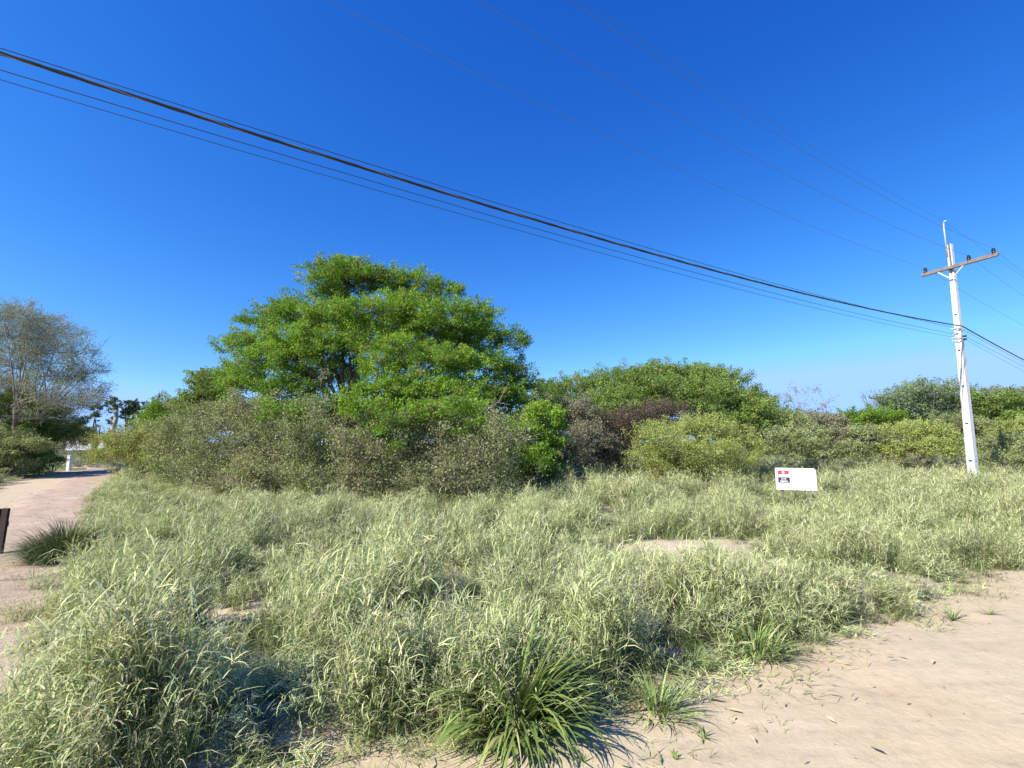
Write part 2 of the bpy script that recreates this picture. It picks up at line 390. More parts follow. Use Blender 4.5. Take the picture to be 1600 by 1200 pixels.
def scatter(name, src, P, rot, scl, mat):
    """one object of kind stuff: its own points carry copies of the tuft geometry"""
    me = bpy.data.meshes.new(name); P = np.asarray(P, np.float32)
    me.vertices.add(len(P)); me.vertices.foreach_set('co', P.ravel())
    for nm, ty, key, arr in (('rot', 'FLOAT_VECTOR', 'vector', rot), ('scl', 'FLOAT_VECTOR', 'vector', scl)):
        a = me.attributes.new(nm, ty, 'POINT'); a.data.foreach_set(key, np.asarray(arr, np.float32).ravel())
    o = bpy.data.objects.new(name, me); COL.objects.link(o); me.materials.append(mat)
    g = bpy.data.node_groups.new(name + '_scatter', 'GeometryNodeTree')
    g.interface.new_socket('Geometry', in_out='INPUT', socket_type='NodeSocketGeometry'); g.interface.new_socket('Geometry', in_out='OUTPUT', socket_type='NodeSocketGeometry')
    N = g.nodes; L = g.links; gi = N.new('NodeGroupInput'); go = N.new('NodeGroupOutput')
    jn = N.new('GeometryNodeJoinGeometry'); ip = N.new('GeometryNodeInstanceOnPoints')
    for s in src:
        oi = N.new('GeometryNodeObjectInfo'); oi.inputs['Object'].default_value = s; oi.inputs['As Instance'].default_value = False
        gi2 = N.new('GeometryNodeGeometryToInstance'); L.new(oi.outputs['Geometry'], gi2.inputs[0]); L.new(gi2.outputs[0], jn.inputs[0])
    ar = N.new('GeometryNodeInputNamedAttribute'); ar.data_type = 'FLOAT_VECTOR'; ar.inputs[0].default_value = 'rot'
    sc = N.new('GeometryNodeInputNamedAttribute'); sc.data_type = 'FLOAT_VECTOR'; sc.inputs[0].default_value = 'scl'
    er = N.new('FunctionNodeEulerToRotation'); L.new(ar.outputs[0], er.inputs[0])
    ip.inputs['Pick Instance'].default_value = True
    L.new(gi.outputs[0], ip.inputs['Points']); L.new(jn.outputs[0], ip.inputs['Instance']); L.new(er.outputs[0], ip.inputs['Rotation']); L.new(sc.outputs[0], ip.inputs['Scale'])
    L.new(ip.outputs[0], go.inputs[0])
    md = o.modifiers.new('scatter', 'NODES'); md.node_group = g
    return o

# candidate points, thinner with distance
def candidates(dens):
    out = []
    for y0, y1, d in dens:
        xm = y1 * 1.12 + 2.5; n = int(d * 2 * xm * (y1 - y0))
        x = rng.uniform(-xm, xm, n); y = rng.uniform(y0, y1, n)
        k = np.abs(x) < y * 1.12 + 2.5; out.append(np.stack((x[k], y[k]), 1))
    return np.concatenate(out)
# tussocks that lump the sward
def jitter_grid(y0, y1, st):
    xm = y1 * 1.12 + 2.5; gx, gy = np.meshgrid(np.arange(-xm, xm, st), np.arange(y0, y1, st)); p = np.stack((gx.ravel(), gy.ravel()), 1)
    p = p + rng.uniform(-.42, .42, p.shape) * st; p = p[np.abs(p[:, 0]) < p[:, 1] * 1.12 + 2.5]; return p[rng.uniform(0, 1, len(p)) < .96]
TC = np.concatenate((jitter_grid(1., 9, .84), jitter_grid(9, 20, 1.05), jitter_grid(20, 60, 1.7)))
TR = rng.uniform(.26, .44, len(TC)) * np.where(TC[:, 1] > 9, 1.25, 1) * np.where(TC[:, 1] > 20, 1.5, 1); TH = rng.uniform(.55, 1.2, len(TC))
def lump(p):
    """height factor and outward direction from the nearest tussocks"""
    h = np.zeros(len(p)); ox = np.zeros((len(p), 2))
    for a in range(0, len(p), 2000):
        q = p[a:a + 2000]; d = q[:, None] - TC[None]; r = np.hypot(d[..., 0], d[..., 1]); k = TH[None] * np.exp(-(r / TR[None]) ** 4)
        i = k.argmax(1); h[a:a + 2000] = k[np.arange(len(q)), i]; ox[a:a + 2000] = d[np.arange(len(q)), i] / TR[i][:, None]
    return h, ox
def bare(x, y):
    """1 where the sand shows through the sward"""
    b = np.exp(-(((x - 2.55) / 1.25) ** 2 + ((y - 7.35 - (x - 2.4) * .3) / .72) ** 2) ** 2)
    b = np.maximum(b, np.exp(-(((x + 2.35) / .32) ** 2 + ((y - 4.75) / .28) ** 2)))
    return b
def field(x, y):
    """0..1 how much grass"""
    dr = sd_right(x, y); dl = track_in(x, y)
    m = (1 - sstep(-.22, .02, dr)) * (1 - sstep(-.35, .0, dl)) * (1 - bare(x, y))
    return m
def place(name, kind, n, mat, cand, keepf, hf, tilt=.32):
    x, y = cand[:, 0], cand[:, 1]; h0, _ = lump(cand); gap = (np.where(cand[:, 1] < 6, .6, .45) + .45 * sstep(.15, .5, h0) if kind != 'blade' else 1) if tilt > .2 else 1
    k = rng.uniform(0, 1, len(x)) < keepf(x, y) * gap; p = cand[k]; x, y = p[:, 0], p[:, 1]
    h, ox = lump(p); s = hf(x, y, h) * rng.uniform(.8, 1.2, len(x))
    ok = s > .1; p, x, y, s, ox = p[ok], x[ok], y[ok], s[ok], ox[ok]
    az = rng.uniform(0, 6.28, len(x))
    tx = np.clip(-ox[:, 1], -1, 1) * tilt + rng.normal(0, .12, len(x)); ty = np.clip(ox[:, 0], -1, 1) * tilt + rng.normal(0, .12, len(x))
    wd = np.maximum(s, .6) * rng.uniform(.9, 1.15, len(x)) * np.where(y > 12, 1.2, .85)
    o = scatter(name, sources(kind, n, mat), np.stack((x, y, ground_z(x, y) - .01), 1), np.stack((tx, ty, az), 1), np.stack((wd, wd, s), 1), mat)
    print(name, len(x)); return tag(o, kind='stuff')
def edge_dist(x, y): return np.minimum(-sd_right(x, y), np.where(track_in(x, y) > -3, -track_in(x, y), 9))
def signdip(x, y): return 1 - .5 * np.exp(-(((x - 6.0) / .9) ** 2 + ((y - 10.0) / 1.1) ** 2))
def tall(x, y): return sstep(.0, np.where(x < 0, .45, .7), edge_dist(x, y)) * (1 - 1.15 * sstep(.15, .8, np.exp(-(((x - 2.3) / 1.7) ** 2 + ((y - 6.2) / 1.5) ** 2))))
cA = candidates([(1., 5, 80), (5, 9, 60), (9, 16, 26), (16, 30, 10), (30, 60, 2.5)])
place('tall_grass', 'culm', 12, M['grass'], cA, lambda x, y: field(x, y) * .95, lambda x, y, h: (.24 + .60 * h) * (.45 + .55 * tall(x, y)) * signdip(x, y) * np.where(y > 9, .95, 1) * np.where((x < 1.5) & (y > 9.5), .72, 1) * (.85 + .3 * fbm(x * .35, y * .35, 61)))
cB = candidates([(1., 5, 30), (5, 9, 24), (9, 16, 12), (16, 30, 4)])
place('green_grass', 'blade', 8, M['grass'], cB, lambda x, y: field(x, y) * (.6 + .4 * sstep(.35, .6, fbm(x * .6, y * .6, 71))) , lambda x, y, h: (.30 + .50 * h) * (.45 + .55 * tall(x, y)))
cD = candidates([(1., 5, 16), (5, 9, 12), (9, 16, 8), (16, 34, 3)])
place('dry_grass', 'dry', 8, M['dryg'], cD, lambda x, y: np.maximum(field(x, y) * (.12 + .6 * sstep(.45, .65, fbm(x * .5 + 9, y * .5, 81))), 0), lambda x, y, h: (.25 + .48 * h) * (.35 + .65 * tall(x, y)))
cE = candidates([(1., 5, 16), (5, 10, 12), (10, 18, 5)])
def fringe(x, y):
    d = edge_dist(x, y); return np.exp(-((d - .15) / .28) ** 2) * .75
place('creeping_edge_grass', 'creep', 8, M['lush'], cE, fringe, lambda x, y, h: .9 + 0 * x, .05)
def leftpatch(x, y): return ((sd_left(x, y) > -.3) & (y > 4.15) & (y < 6.6)) * .7 + ((sd_left(x, y) > -.5) & (y < 3.3) & (y > 1.6)) * .8
place('low_dry_weeds', 'dry', 6, M['dryg'], candidates([(1.5, 7, 60)]), leftpatch, lambda x, y, h: .35 + .3 * h, .1)
place('low_green_weeds', 'creep', 6, M['grass'], candidates([(1.5, 7, 50)]), leftpatch, lambda x, y, h: .8 + 0 * x, .1)

# ------------------------------------------------------------------ plants
def unit(v): return v / (np.linalg.norm(v, axis=-1, keepdims=True) + 1e-9)
def leaf_quads(P, D, Nn, L, W, tint):
    """kite-shaped leaves at P pointing along D with normal Nn"""
    S = unit(np.cross(D, Nn)); L = L[:, None]; W = W[:, None]
    if len(P) < 2000:
        V = np.stack((P, P + D * L * .45 + S * W * .5 + Nn * W * .25, P + D * L, P + D * L * .45 - S * W * .5 + Nn * W * .25), 1).reshape(-1, 3)
        return V, np.arange(len(P) * 4).reshape(-1, 4), np.repeat(tint, 4, 0)
    V = np.stack((P + S * W * .5, P + D * L, P - S * W * .5), 1).reshape(-1, 3)
    return V, np.arange(len(P) * 3).reshape(-1, 3), np.repeat(tint, 3, 0)
def straight_twigs(A, B, ra, rb, bend=.12, two=False):
    """three-sided twigs from A to B, in two bent pieces if two"""
    n = len(A); D = unit(B - A); up = np.where(np.abs(D[:, 2:3]) < .9, np.array([[0, 0, 1.]]), np.array([[1., 0, 0]]))
    X = unit(np.cross(D, up)); Y = np.cross(D, X); ln = np.linalg.norm(B - A, axis=1, keepdims=True)
    M_ = (A + B) / 2 + (X * rng.normal(0, 1, (n, 1)) + Y * rng.normal(0, 1, (n, 1))) * ln * bend
    rows = []
    for P, r in ((A, ra), (M_, (ra + rb) / 2), (B, rb)) if two else ((A, ra), (B, rb)):
        r = np.broadcast_to(np.asarray(r, float).reshape(-1, 1), (n, 1))
        for k in range(3):
            a = 2.0944 * k; rows.append(P + (X * math.cos(a) + Y * math.sin(a)) * r)
    V = np.stack(rows, 1).reshape(-1, 3); w_ = 9 if two else 6
    f = np.array([(0, 1, 4, 3), (1, 2, 5, 4), (2, 0, 3, 5), (3, 4, 7, 6), (4, 5, 8, 7), (5, 3, 6, 8)][:6 if two else 3])
    return V, (np.arange(n)[:, None, None] * w_ + f[None]).reshape(-1, 4)
def curve3(a, b, sag=0.0, wob=.12, n=6, rise=.5):
    """limb from a to b that leaves a steeply and bends over towards b"""
    a = np.array(a, float); b = np.array(b, float); L = np.linalg.norm(b - a)
    c = a + (b - a) * .35 + np.array((0, 0, 1)) * L * rise * .35 + rng.normal(0, 1, 3) * L * wob
    t = np.linspace(0, 1, n)[:, None]
    return (1 - t) ** 2 * a + 2 * t * (1 - t) * c + t * t * b

LEAFY = 2.9
def plant(name, label, cat, Y, base_px, pads, leaf, bark, density=1.0, leaf_len=.055, spray=.42, sprays=36, leaves=60, fine=0,
          stems=3, trunk_r=.12, fork=.35, twigs=1.0, twig_mat=None, flat=.55, group=None, dry=.12, droop=0.0, x=None, spread=None, wisp=.0, lean=(0, 0), up=.45):
    """pads: (px, py, rx, rz[, dY[, vivid]]) measured in the photograph at the plant's own distance Y; real size and depth follow from it"""
    b = at(base_px, 700, Y); gx, gy = (b[0] if x is None else x), Y
    gz = float(ground_z(gx, gy)); root = empty(name, (gx, gy, gz - .02), label, cat, group)
    base = np.array((gx, gy, gz - .05))
    s = Y / F
    PC, PR, PV = [], [], []
    for p in pads:
        if len(pads) > 20: p = (p[0] + rng.uniform(-7, 7), p[1] + rng.uniform(-7, 5)) + tuple(p[2:])
        dY = p[4] if len(p) > 4 else rng.uniform(-1, 1) * p[2] * s
        c = at(p[0], p[1], Y + dY); k = (Y + dY) / F
        PC.append(c); PR.append((p[2] * k * .95, max(p[2] * k * .85, .3), p[3] * k * .92)); PV.append(p[5] if len(p) > 5 else 0)
    PC = np.array(PC); PR = np.array(PR); PV = np.array(PV)
    # trunk and limbs
    top = PC[:, 2].max() - gz; cen = PC.mean(0)
    tr = MB(); forks = []
    for i in range(stems):
        a = 2 * math.pi * i / max(stems, 1) + rng.uniform(0, 1); sp = (spread if spread is not None else PR[:, 0].mean() * .8)
        f = base + np.array((math.cos(a) * sp + lean[0], math.sin(a) * sp + lean[1], top * fork * rng.uniform(.8, 1.2)))
        f[:2] += (cen[:2] - base[:2]) * .35
        q0 = base + np.array((math.cos(a), math.sin(a), 0)) * trunk_r * (1.1 if stems > 1 else 0)
        P = curve3(q0, f, wob=.06, n=6); tr.tube(P, list(np.linspace(trunk_r * 1.25, trunk_r * .7, 6)), 7); forks.append(f)
    forks = np.array(forks)
    for c, r in zip(PC, PR):
        j = np.linalg.norm(forks - c, axis=1).argmin(); e = c - np.array((0, 0, r[2] * .4))
        rad = trunk_r * .45 * rng.uniform(.7, 1.1)
        tr.tube(curve3(forks[j] + rng.normal(0, .03, 3), e, wob=.09, n=6), list(np.linspace(rad, rad * .25, 6)), 5)
    tr.build('trunk', M[bark], root, smooth=True)
    # sprays of leaves on each pad
    V, Q, T, TA, TB, FA, FB = [], [], [], [], [], [], []; nv = 0
    for c, r, pv in zip(PC, PR, PV):
        vol = (r[0] * r[1] * r[2]) ** (2 / 3); n = max(5, int(1.6 * sprays * density * vol / .35))
        u = unit(rng.normal(0, 1, (n, 3))); u[:, 2] = np.abs(u[:, 2]) * np.where(rng.uniform(0, 1, n) < .72, 1, -1)
        rad = rng.uniform(.35, 1.0, (n, 1)) ** .6 * (1 + wisp * rng.uniform(-.2, 1, (n, 1)) ** 3)
        o = u * rad * r; B = c + o
        B = B[B[:, 2] > gz + .05]; o = B - c; n = len(B)
        if n == 0: continue
        u = unit(o / r)
        D = unit(u * np.array((1, 1, .5)) * .9 + np.array((0, 0, up)) + rng.normal(0, .42, (n, 3)))
        TA.append(c + o * .25 + rng.normal(0, .06, (n, 3))); TB.append(B)
        L = spray * rng.uniform(.6, 1.4, n)
        tipP = B + D * L[:, None] * .8
        TA.append(B); TB.append(tipP)
        if fine:
            q_ = np.repeat(np.arange(n), fine); t1 = rng.uniform(0, 1, (len(q_), 1)); s0 = B[q_] + D[q_] * L[q_][:, None] * .8 * t1
            FA.append(s0); FB.append(s0 + unit(D[q_] * .8 + rng.normal(0, .5, (len(q_), 3))) * L[q_][:, None] * rng.uniform(.3, .8, (len(q_), 1)))
        m = max(1, int(leaves * LEAFY)); k = n * m
        t = rng.uniform(0, 1, (n, m, 1)); wd = .30 * spray
        P = B[:, None] + D[:, None] * L[:, None, None] * t + rng.normal(0, 1, (n, m, 3)) * wd * (1.15 - .6 * t) * np.array((1, 1, flat)) - np.array((0, 0, 1)) * droop * t ** 2 * L[:, None, None]
        P = P.reshape(-1, 3)
        ld = unit(np.repeat(D, m, 0) * .5 + rng.normal(0, .8, (k, 3))); nn = unit(rng.normal(0, .75, (k, 3)) + np.array((0, 0, .55)))
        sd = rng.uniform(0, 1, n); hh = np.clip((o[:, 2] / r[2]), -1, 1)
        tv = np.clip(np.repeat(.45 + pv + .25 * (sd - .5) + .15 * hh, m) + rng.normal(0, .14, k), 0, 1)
        td = np.clip((rng.uniform(0, 1, k) < dry) * rng.uniform(.4, 1, k) + np.repeat((rng.uniform(0, 1, n) < dry * .6) * rng.uniform(.2, .7, n), m), 0, 1)
        tj = np.clip(np.repeat(rng.uniform(.2, .8, n), m) + rng.normal(0, .2, k), 0, 1)
        ln = leaf_len * .84 * rng.uniform(.6, 1.35, k)
        S_ = unit(np.cross(ld, nn)) * (ln * rng.uniform(.25, .42, k))[:, None]; v = np.stack((P + S_, P + ld * ln[:, None], P - S_), 1).reshape(-1, 3)
        q = np.arange(k * 3).reshape(-1, 3); t_ = np.repeat(np.stack((tv, td, tj), 1), 3, 0)
        V.append(v); Q.append(np.stack((q[:, 0], q[:, 1], q[:, 2]), 1) + nv); T.append(t_); nv += len(v)
    V = np.concatenate(V); V[:, 2] = np.maximum(V[:, 2], gz + .02)
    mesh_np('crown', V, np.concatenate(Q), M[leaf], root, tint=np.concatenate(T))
    if twigs > 0:
        A = np.concatenate(TA); B = np.concatenate(TB); kk = rng.uniform(0, 1, len(A)) < twigs * (.62 if not fine else 1)
        v, q = straight_twigs(A[kk], B[kk], .009 + .004 * (Y / 18), .004, two=True)
        if fine:
            v2, q2 = straight_twigs(np.concatenate(FA), np.concatenate(FB), .0045, .003, two=False); q = np.concatenate((q, q2 + len(v))); v = np.concatenate((v, v2))
        tag(mesh_np('twigs', v, q, M[twig_mat or 'twig'], root), kind='stuff')
    print(name, label[:24], sum(len(x) for x in Q))
    return root

# the big tree: layered bright green pads on several crooked limbs
big = [(545, 424, 30, 18, 0), (506, 432, 20, 12, .3), (580, 434, 26, 14, -.4), (545, 446, 52, 20, 0), (604, 448, 26, 18, .2), (654, 452, 34, 17, .4), (695, 456, 24, 12, .4), (520, 470, 30, 16, .5), (640, 476, 40, 14, .2),
    (447, 475, 16, 10, .5), (412, 506, 26, 14, .6), (450, 500, 34, 14, -.3), (476, 496, 34, 15, -1.0, .1), (530, 500, 42, 15, -1.6, .15), (594, 494, 44, 17, -1.8, .2), (655, 497, 44, 17, -1.8, .2), (708, 496, 34, 20, -1.0, .1), (741, 496, 24, 20, .3),
    (366, 548, 20, 11, .5), (404, 538, 36, 17, -.8, .15), (464, 530, 44, 20, -2.0, .2), (520, 542, 40, 18, -2.2, .1), (575, 540, 34, 18, -1.4), (672, 520, 44, 16, -1.6, .1), (756, 532, 30, 22, 0), (792, 542, 24, 16, .3), (726, 524, 28, 15, -.8),
    (378, 586, 26, 20, -.6, .1), (422, 572, 42, 17, -1.8, .2), (470, 566, 40, 18, -2.4, .1), (622, 552, 34, 20, -2.6, .2), (590, 585, 34, 17, -2.6, .2), (674, 574, 42, 19, -2.8, .25), (716, 572, 34, 20, -2.4, .15), (760, 580, 34, 24, -1.0), (800, 590, 22, 30, 0, -.1),
    (390, 618, 30, 24, -1.6, .1), (438, 622, 34, 20, -2.2, -.05), (596, 614, 34, 19, -3.0, .15), (650, 612, 40, 20, -3.0, .1), (700, 622, 44, 22, -3.0, .15), (748, 624, 40, 24, -2.2, -.05), (790, 636, 30, 28, -1.2, -.1),
    (566, 656, 32, 22, -5.2, .25), (612, 672, 34, 22, -5.3, .1), (708, 650, 38, 18, -5.2, .15), (500, 650, 30, 22, -2.0, -.15), (655, 652, 26, 16, -5.3, .2), (748, 668, 24, 14, -5.4, .1), (440, 650, 24, 12, -4.8, .1), (812, 614, 20, 26, .2), (480, 596, 34, 22, .5, -.1), (540, 590, 34, 26, .6, -.1), (640, 640, 40, 24, 0, -.1), (520, 520, 46, 22, 1.2, -.1), (620, 520, 50, 22, 1.4, -.1), (700, 545, 44, 26, 1.4, -.1)]
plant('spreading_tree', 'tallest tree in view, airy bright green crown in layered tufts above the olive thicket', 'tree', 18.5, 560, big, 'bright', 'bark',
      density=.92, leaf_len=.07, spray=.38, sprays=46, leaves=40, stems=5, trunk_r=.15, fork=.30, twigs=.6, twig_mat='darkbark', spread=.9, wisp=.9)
plant('tree', 'small dark leafy tree peeping up left of the tallest tree', 'tree', 21, 322, [(318, 600, 16, 14), (330, 622, 22, 18), (312, 630, 18, 14), (345, 606, 14, 14), (350, 632, 14, 14), (330, 650, 26, 14)], 'mid', 'bark', leaf_len=.085, stems=2, trunk_r=.08, leaves=50, wisp=.5)
plant('bush', 'vivid green feathery bush behind the olive scrub, beside the three slim far trees', 'bush', 24, 262, [(232, 668, 14, 14), (258, 654, 26, 18), (292, 648, 26, 16), (280, 668, 40, 18), (240, 682, 22, 14), (320, 660, 20, 16)], 'bright', 'twig', leaf_len=.08, stems=4, trunk_r=.04, leaves=50, wisp=.7, up=.9)
plant('bush', 'bright green low branches hanging at the right foot of the tallest tree', 'bush', 16.2, 846, [(846, 650, 26, 20, 0, .3), (815, 672, 28, 16, -.3, .15), (862, 676, 16, 14, .3, .2), (836, 700, 36, 20, -.2, -.05), (826, 728, 34, 16, -.6, .15), (850, 738, 24, 14, .4), (790, 690, 26, 20, .3, -.1), (800, 720, 26, 20, .3, -.1)], 'bright', 'bark', leaf_len=.075, stems=3, trunk_r=.05, leaves=55, spray=.42, droop=.3)
# the olive thicket in front of it, shrub by shrub
def shrub(label, Y, bx, pads, leaf='olive', **k):
    o = dict(density=.8, leaf_len=.055, sprays=44, leaves=34, spray=.40, stems=7, trunk_r=.022, fork=.3, twigs=1, wisp=.9, up=.8, dry=.14); o.update(k)
    cat = o.pop('cat', 'shrub')
    if Y < 17: pads = [(p[0] + rng.uniform(-8, 8), p[1] + rng.uniform(-15, 12) * (1 if p[1] < 700 else .4), p[2] * rng.uniform(.7, 1.1), p[3] * rng.uniform(.75, 1.25)) + tuple(p[4:]) for p in pads]; o.update(density=o['density'] * .85, wisp=1.7, fine=2)
    return plant('shrub', label, cat, Y, bx, pads, leaf, 'twig', **o)
shrub('low spreading yellowish shrub at the left end of the thicket, reaching over the track', 20, 205, [(182, 698, 30, 14), (215, 690, 38, 16), (250, 692, 34, 18), (185, 718, 32, 14, 0, -.1), (225, 716, 40, 18), (262, 722, 34, 20)], 'yellow', dry=.3)
shrub('dense olive shrub between the yellowish shrub and the grey twiggy one', 16.2, 300, [(270, 672, 36, 18), (310, 668, 36, 18), (345, 660, 30, 18), (285, 704, 40, 24), (330, 700, 40, 24), (300, 738, 50, 22, -.5), (345, 738, 34, 20)])
shrub('grey green shrub with pale twiggy foot below the small dark tree', 14.8, 390, [(362, 664, 28, 20), (400, 656, 34, 20), (435, 664, 28, 20), (375, 704, 38, 26), (425, 704, 38, 26), (370, 745, 36, 24, -.4), (420, 745, 36, 24, -.3), (395, 766, 40, 12, -.5)], 'olive', dry=.35)
shrub('shrub with upright leafy shoots under the left side of the tallest tree', 14.0, 480, [(455, 672, 26, 24), (490, 668, 26, 24), (520, 678, 24, 20), (465, 716, 34, 26), (510, 716, 34, 26), (480, 752, 40, 18), (525, 750, 30, 18), (500, 768, 40, 12, -.3)], 'olive', up=1.3)
shrub('twiggy shrub with many dry leaves in the middle of the thicket', 13.5, 575, [(548, 690, 26, 20), (580, 684, 26, 18), (610, 690, 24, 18), (560, 724, 34, 24), (605, 724, 34, 24, 0, -.1), (560, 758, 34, 16), (600, 760, 34, 16), (580, 772, 36, 10, -.3)], 'olive', dry=.4, leaves=30)
shrub('grey green shrub below bright leaves, near the right end of the thicket', 13.3, 655, [(630, 672, 26, 18), (660, 676, 26, 20), (690, 684, 24, 18), (645, 712, 36, 26), (690, 716, 32, 24), (650, 752, 36, 18), (695, 754, 30, 18), (670, 770, 36, 10, -.3)], 'olive', dry=.3)
shrub('scraggy shrub with long arching pale sprays at the right end of the thicket', 13.1, 750, [(712, 690, 26, 18), (745, 684, 30, 16), (775, 692, 28, 14), (728, 722, 34, 24), (770, 722, 34, 22), (735, 756, 34, 18), (780, 754, 30, 16), (750, 770, 36, 10, -.3)], 'olive', dry=.35, spray=.6, wisp=1.3)
shrub('shaded green undergrowth at the foot of the tallest tree, left half', 19.5, 450, [(x, y, 34, 20) for x in (395, 440, 490, 540) for y in (672, 704, 735)], 'mid', leaves=24, leaf_len=.08, sprays=26, cat='undergrowth', wisp=.3)
shrub('shaded green undergrowth at the foot of the tallest tree, right half', 19.5, 680, [(x, y, 34, 20) for x in (590, 640, 690, 740, 785) for y in (678, 706, 735)], 'mid', leaves=24, leaf_len=.08, sprays=26, cat='undergrowth', wisp=.3)
# long pale dead branches in the thicket
def dead_branch(label, pts, Y, r):
    P = [at(px, py, Y + d) for px, py, d in pts]; g = float(ground_z(P[0][0], P[0][1]))
    root = empty('dead_branch', (P[0][0], P[0][1], g), label, 'dead branch')
    n = len(P); mb = MB().tube([np.array((P[0][0] - .9, P[0][1] + .2, g - .02)), np.array((P[0][0] - .55, P[0][1] + .1, g + (P[0][2] - g) * .55))] + P, list(np.linspace(r * 1.2, r * .3, n + 2)), 6); mb.build('stem', M['palebark'], root, smooth=True)
    A, B = [], []
    for i in range(1, n):
        for _ in range(10):
            a = P[i - 1] + (P[i] - P[i - 1]) * rng.uniform(0, 1); A.append(a); B.append(a + (P[i] - P[i - 1]) * rng.uniform(.1, .5) + rng.normal(0, .14, 3))
    v, q = straight_twigs(np.array(A), np.array(B), .008, .003); tag(mesh_np('twigs', v, q, M['palebark'], root), kind='stuff')
dead_branch('pale bare branch rising right through the thicket below the tallest tree', [(690, 676, 0), (722, 658, 0), (748, 646, -.2), (782, 628, -.3)], 13.5, .016)
dead_branch('thin dry spray arching right over the end of the thicket', [(728, 690, 0), (765, 678, -.1), (800, 682, -.3), (838, 690, -.4)], 13.3, .011)
# right of the big tree
plant('shrub', 'dark shaded grey shrub in the hollow between the tall tree and the domed thicket', 'shrub', 19, 895, [(880, 664, 26, 22), (905, 650, 24, 22), (880, 700, 30, 26), (918, 690, 26, 26), (895, 735, 34, 20), (940, 700, 24, 26), (860, 720, 22, 26)], 'dull', 'twig', leaf_len=.06, stems=6, trunk_r=.03, leaves=34, sprays=40, twig_mat='darkbark', wisp=.6, dry=.2)
plant('tree', 'pale wispy tree seen over the gap right of the tallest tree', 'tree', 32, 846, [(846, 612, 16, 14), (850, 632, 22, 14), (872, 634, 14, 12), (850, 652, 24, 14)], 'teal', 'palebark', leaf_len=.12, stems=2, trunk_r=.07, leaves=34, wisp=.8)
dome = [(a_, b_ + 5, *c_) for a_, b_, *c_ in [(900, 612, 28, 16), (930, 602, 30, 14), (965, 596, 34, 14), (1000, 588, 34, 14), (1035, 584, 34, 14), (1070, 587, 34, 14), (1105, 592, 30, 14), (1140, 600, 28, 14), (1165, 615, 26, 16), (1185, 632, 24, 16), (1200, 650, 22, 16),
    (915, 636, 34, 18, -2), (960, 622, 40, 18, -2.2, .1), (1010, 612, 40, 18, -2.5), (1060, 615, 44, 18, -2.5, .05), (1110, 618, 40, 18, -2.5, .2), (1150, 638, 36, 18, -2.5, .25), (1180, 660, 30, 16, -2, .1), (990, 636, 38, 16, -3, .15), (1140, 664, 40, 20, -3, .15), (1170, 685, 34, 18, -2.5), (950, 648, 40, 20, -2.6, -.1), (1080, 640, 40, 18, -3, -.15)]]
plant('domed_tree', 'broad low dome of fine green foliage, wider than tall, right of the tallest tree', 'tree', 24, 1030, dome, 'mid', 'darkbark', density=.85, leaf_len=.085, spray=.5, sprays=34, leaves=42, stems=7, trunk_r=.09, fork=.4, twigs=.8, twig_mat='darkbark', spread=1.6, wisp=1.0)
plant('bramble', 'leafless purplish brown tangle under the domed green thicket', 'bush', 20.5, 985, [(960, 668, 34, 20), (1000, 656, 40, 18), (1040, 646, 36, 16), (1015, 670, 40, 18), (950, 696, 34, 22), (985, 700, 34, 22), (945, 722, 30, 18)], 'purple', 'darkbark', leaf_len=.05, stems=8, trunk_r=.03, leaves=16, sprays=60, twigs=1, twig_mat='darkbark', wisp=.4)
shrub('rounded yellow green bush standing clear in the grass in front of the domed thicket', 17.6, 1078, [(1025, 690, 34, 18), (1065, 676, 38, 18), (1105, 676, 36, 16), (1140, 688, 32, 18), (1165, 706, 24, 18), (1015, 718, 28, 22), (1060, 716, 40, 24, -.8), (1110, 714, 40, 24, -.8), (1150, 726, 28, 18), (1070, 738, 40, 14, -.5), (1115, 738, 36, 14, -.4), (1030, 736, 26, 14)], 'yellow', leaf_len=.05, leaves=42, dry=.12, wisp=.6, cat='bush', twigs=.7)
# right-hand scrub, nearer to farther
R_ = [('olive low shrub just behind the white board', 19, 1250, [(1225, 690, 30, 14), (1262, 686, 30, 16), (1240, 706, 34, 12), (1278, 706, 28, 12)], 'olive', {}),
      ('brown leaved shrub left of the pale bare small trees', 24, 1215, [(1205, 668, 22, 16), (1235, 664, 26, 16), (1215, 686, 30, 14)], 'olive', {}),
      ('dull grey shrub mass below the pale bare small trees', 27, 1275, [(1255, 662, 30, 14), (1290, 662, 28, 12), (1265, 682, 32, 16), (1305, 684, 26, 16), (1290, 700, 36, 12)], 'dull', {}),
      ('lime green rounded shrub crown between the grey mass and the bluish tree', 30, 1345, [(1315, 660, 26, 12), (1345, 652, 30, 12), (1375, 650, 28, 12), (1340, 670, 36, 14), (1385, 668, 30, 14)], 'bright', {}),
      ('dark green shrub with reddish foot right of the white board', 26, 1345, [(1320, 684, 28, 16), (1355, 682, 28, 16), (1335, 704, 34, 14), (1375, 702, 28, 14)], 'olive', {}),
      ('mid green shrub left of the pole', 25, 1430, [(1400, 680, 26, 16), (1435, 676, 30, 16), (1468, 680, 26, 16), (1420, 702, 34, 14), (1460, 702, 30, 14)], 'yellow', {}),
      ('olive shrub directly behind the pole', 27, 1510, [(1490, 664, 26, 16), (1520, 668, 24, 14), (1490, 690, 28, 16), (1525, 694, 26, 14)], 'olive', {}),
      ('low dull shrub in the grass at the right edge behind the pole', 22, 1570, [(1545, 700, 24, 12), (1580, 694, 28, 16), (1600, 712, 26, 16), (1560, 716, 26, 8)], 'olive', {}),
      ('yellow green shrub beside the pole at the right edge', 27, 1565, [(1545, 676, 24, 14), (1580, 676, 28, 14), (1612, 672, 26, 18)], 'yellow', {})]
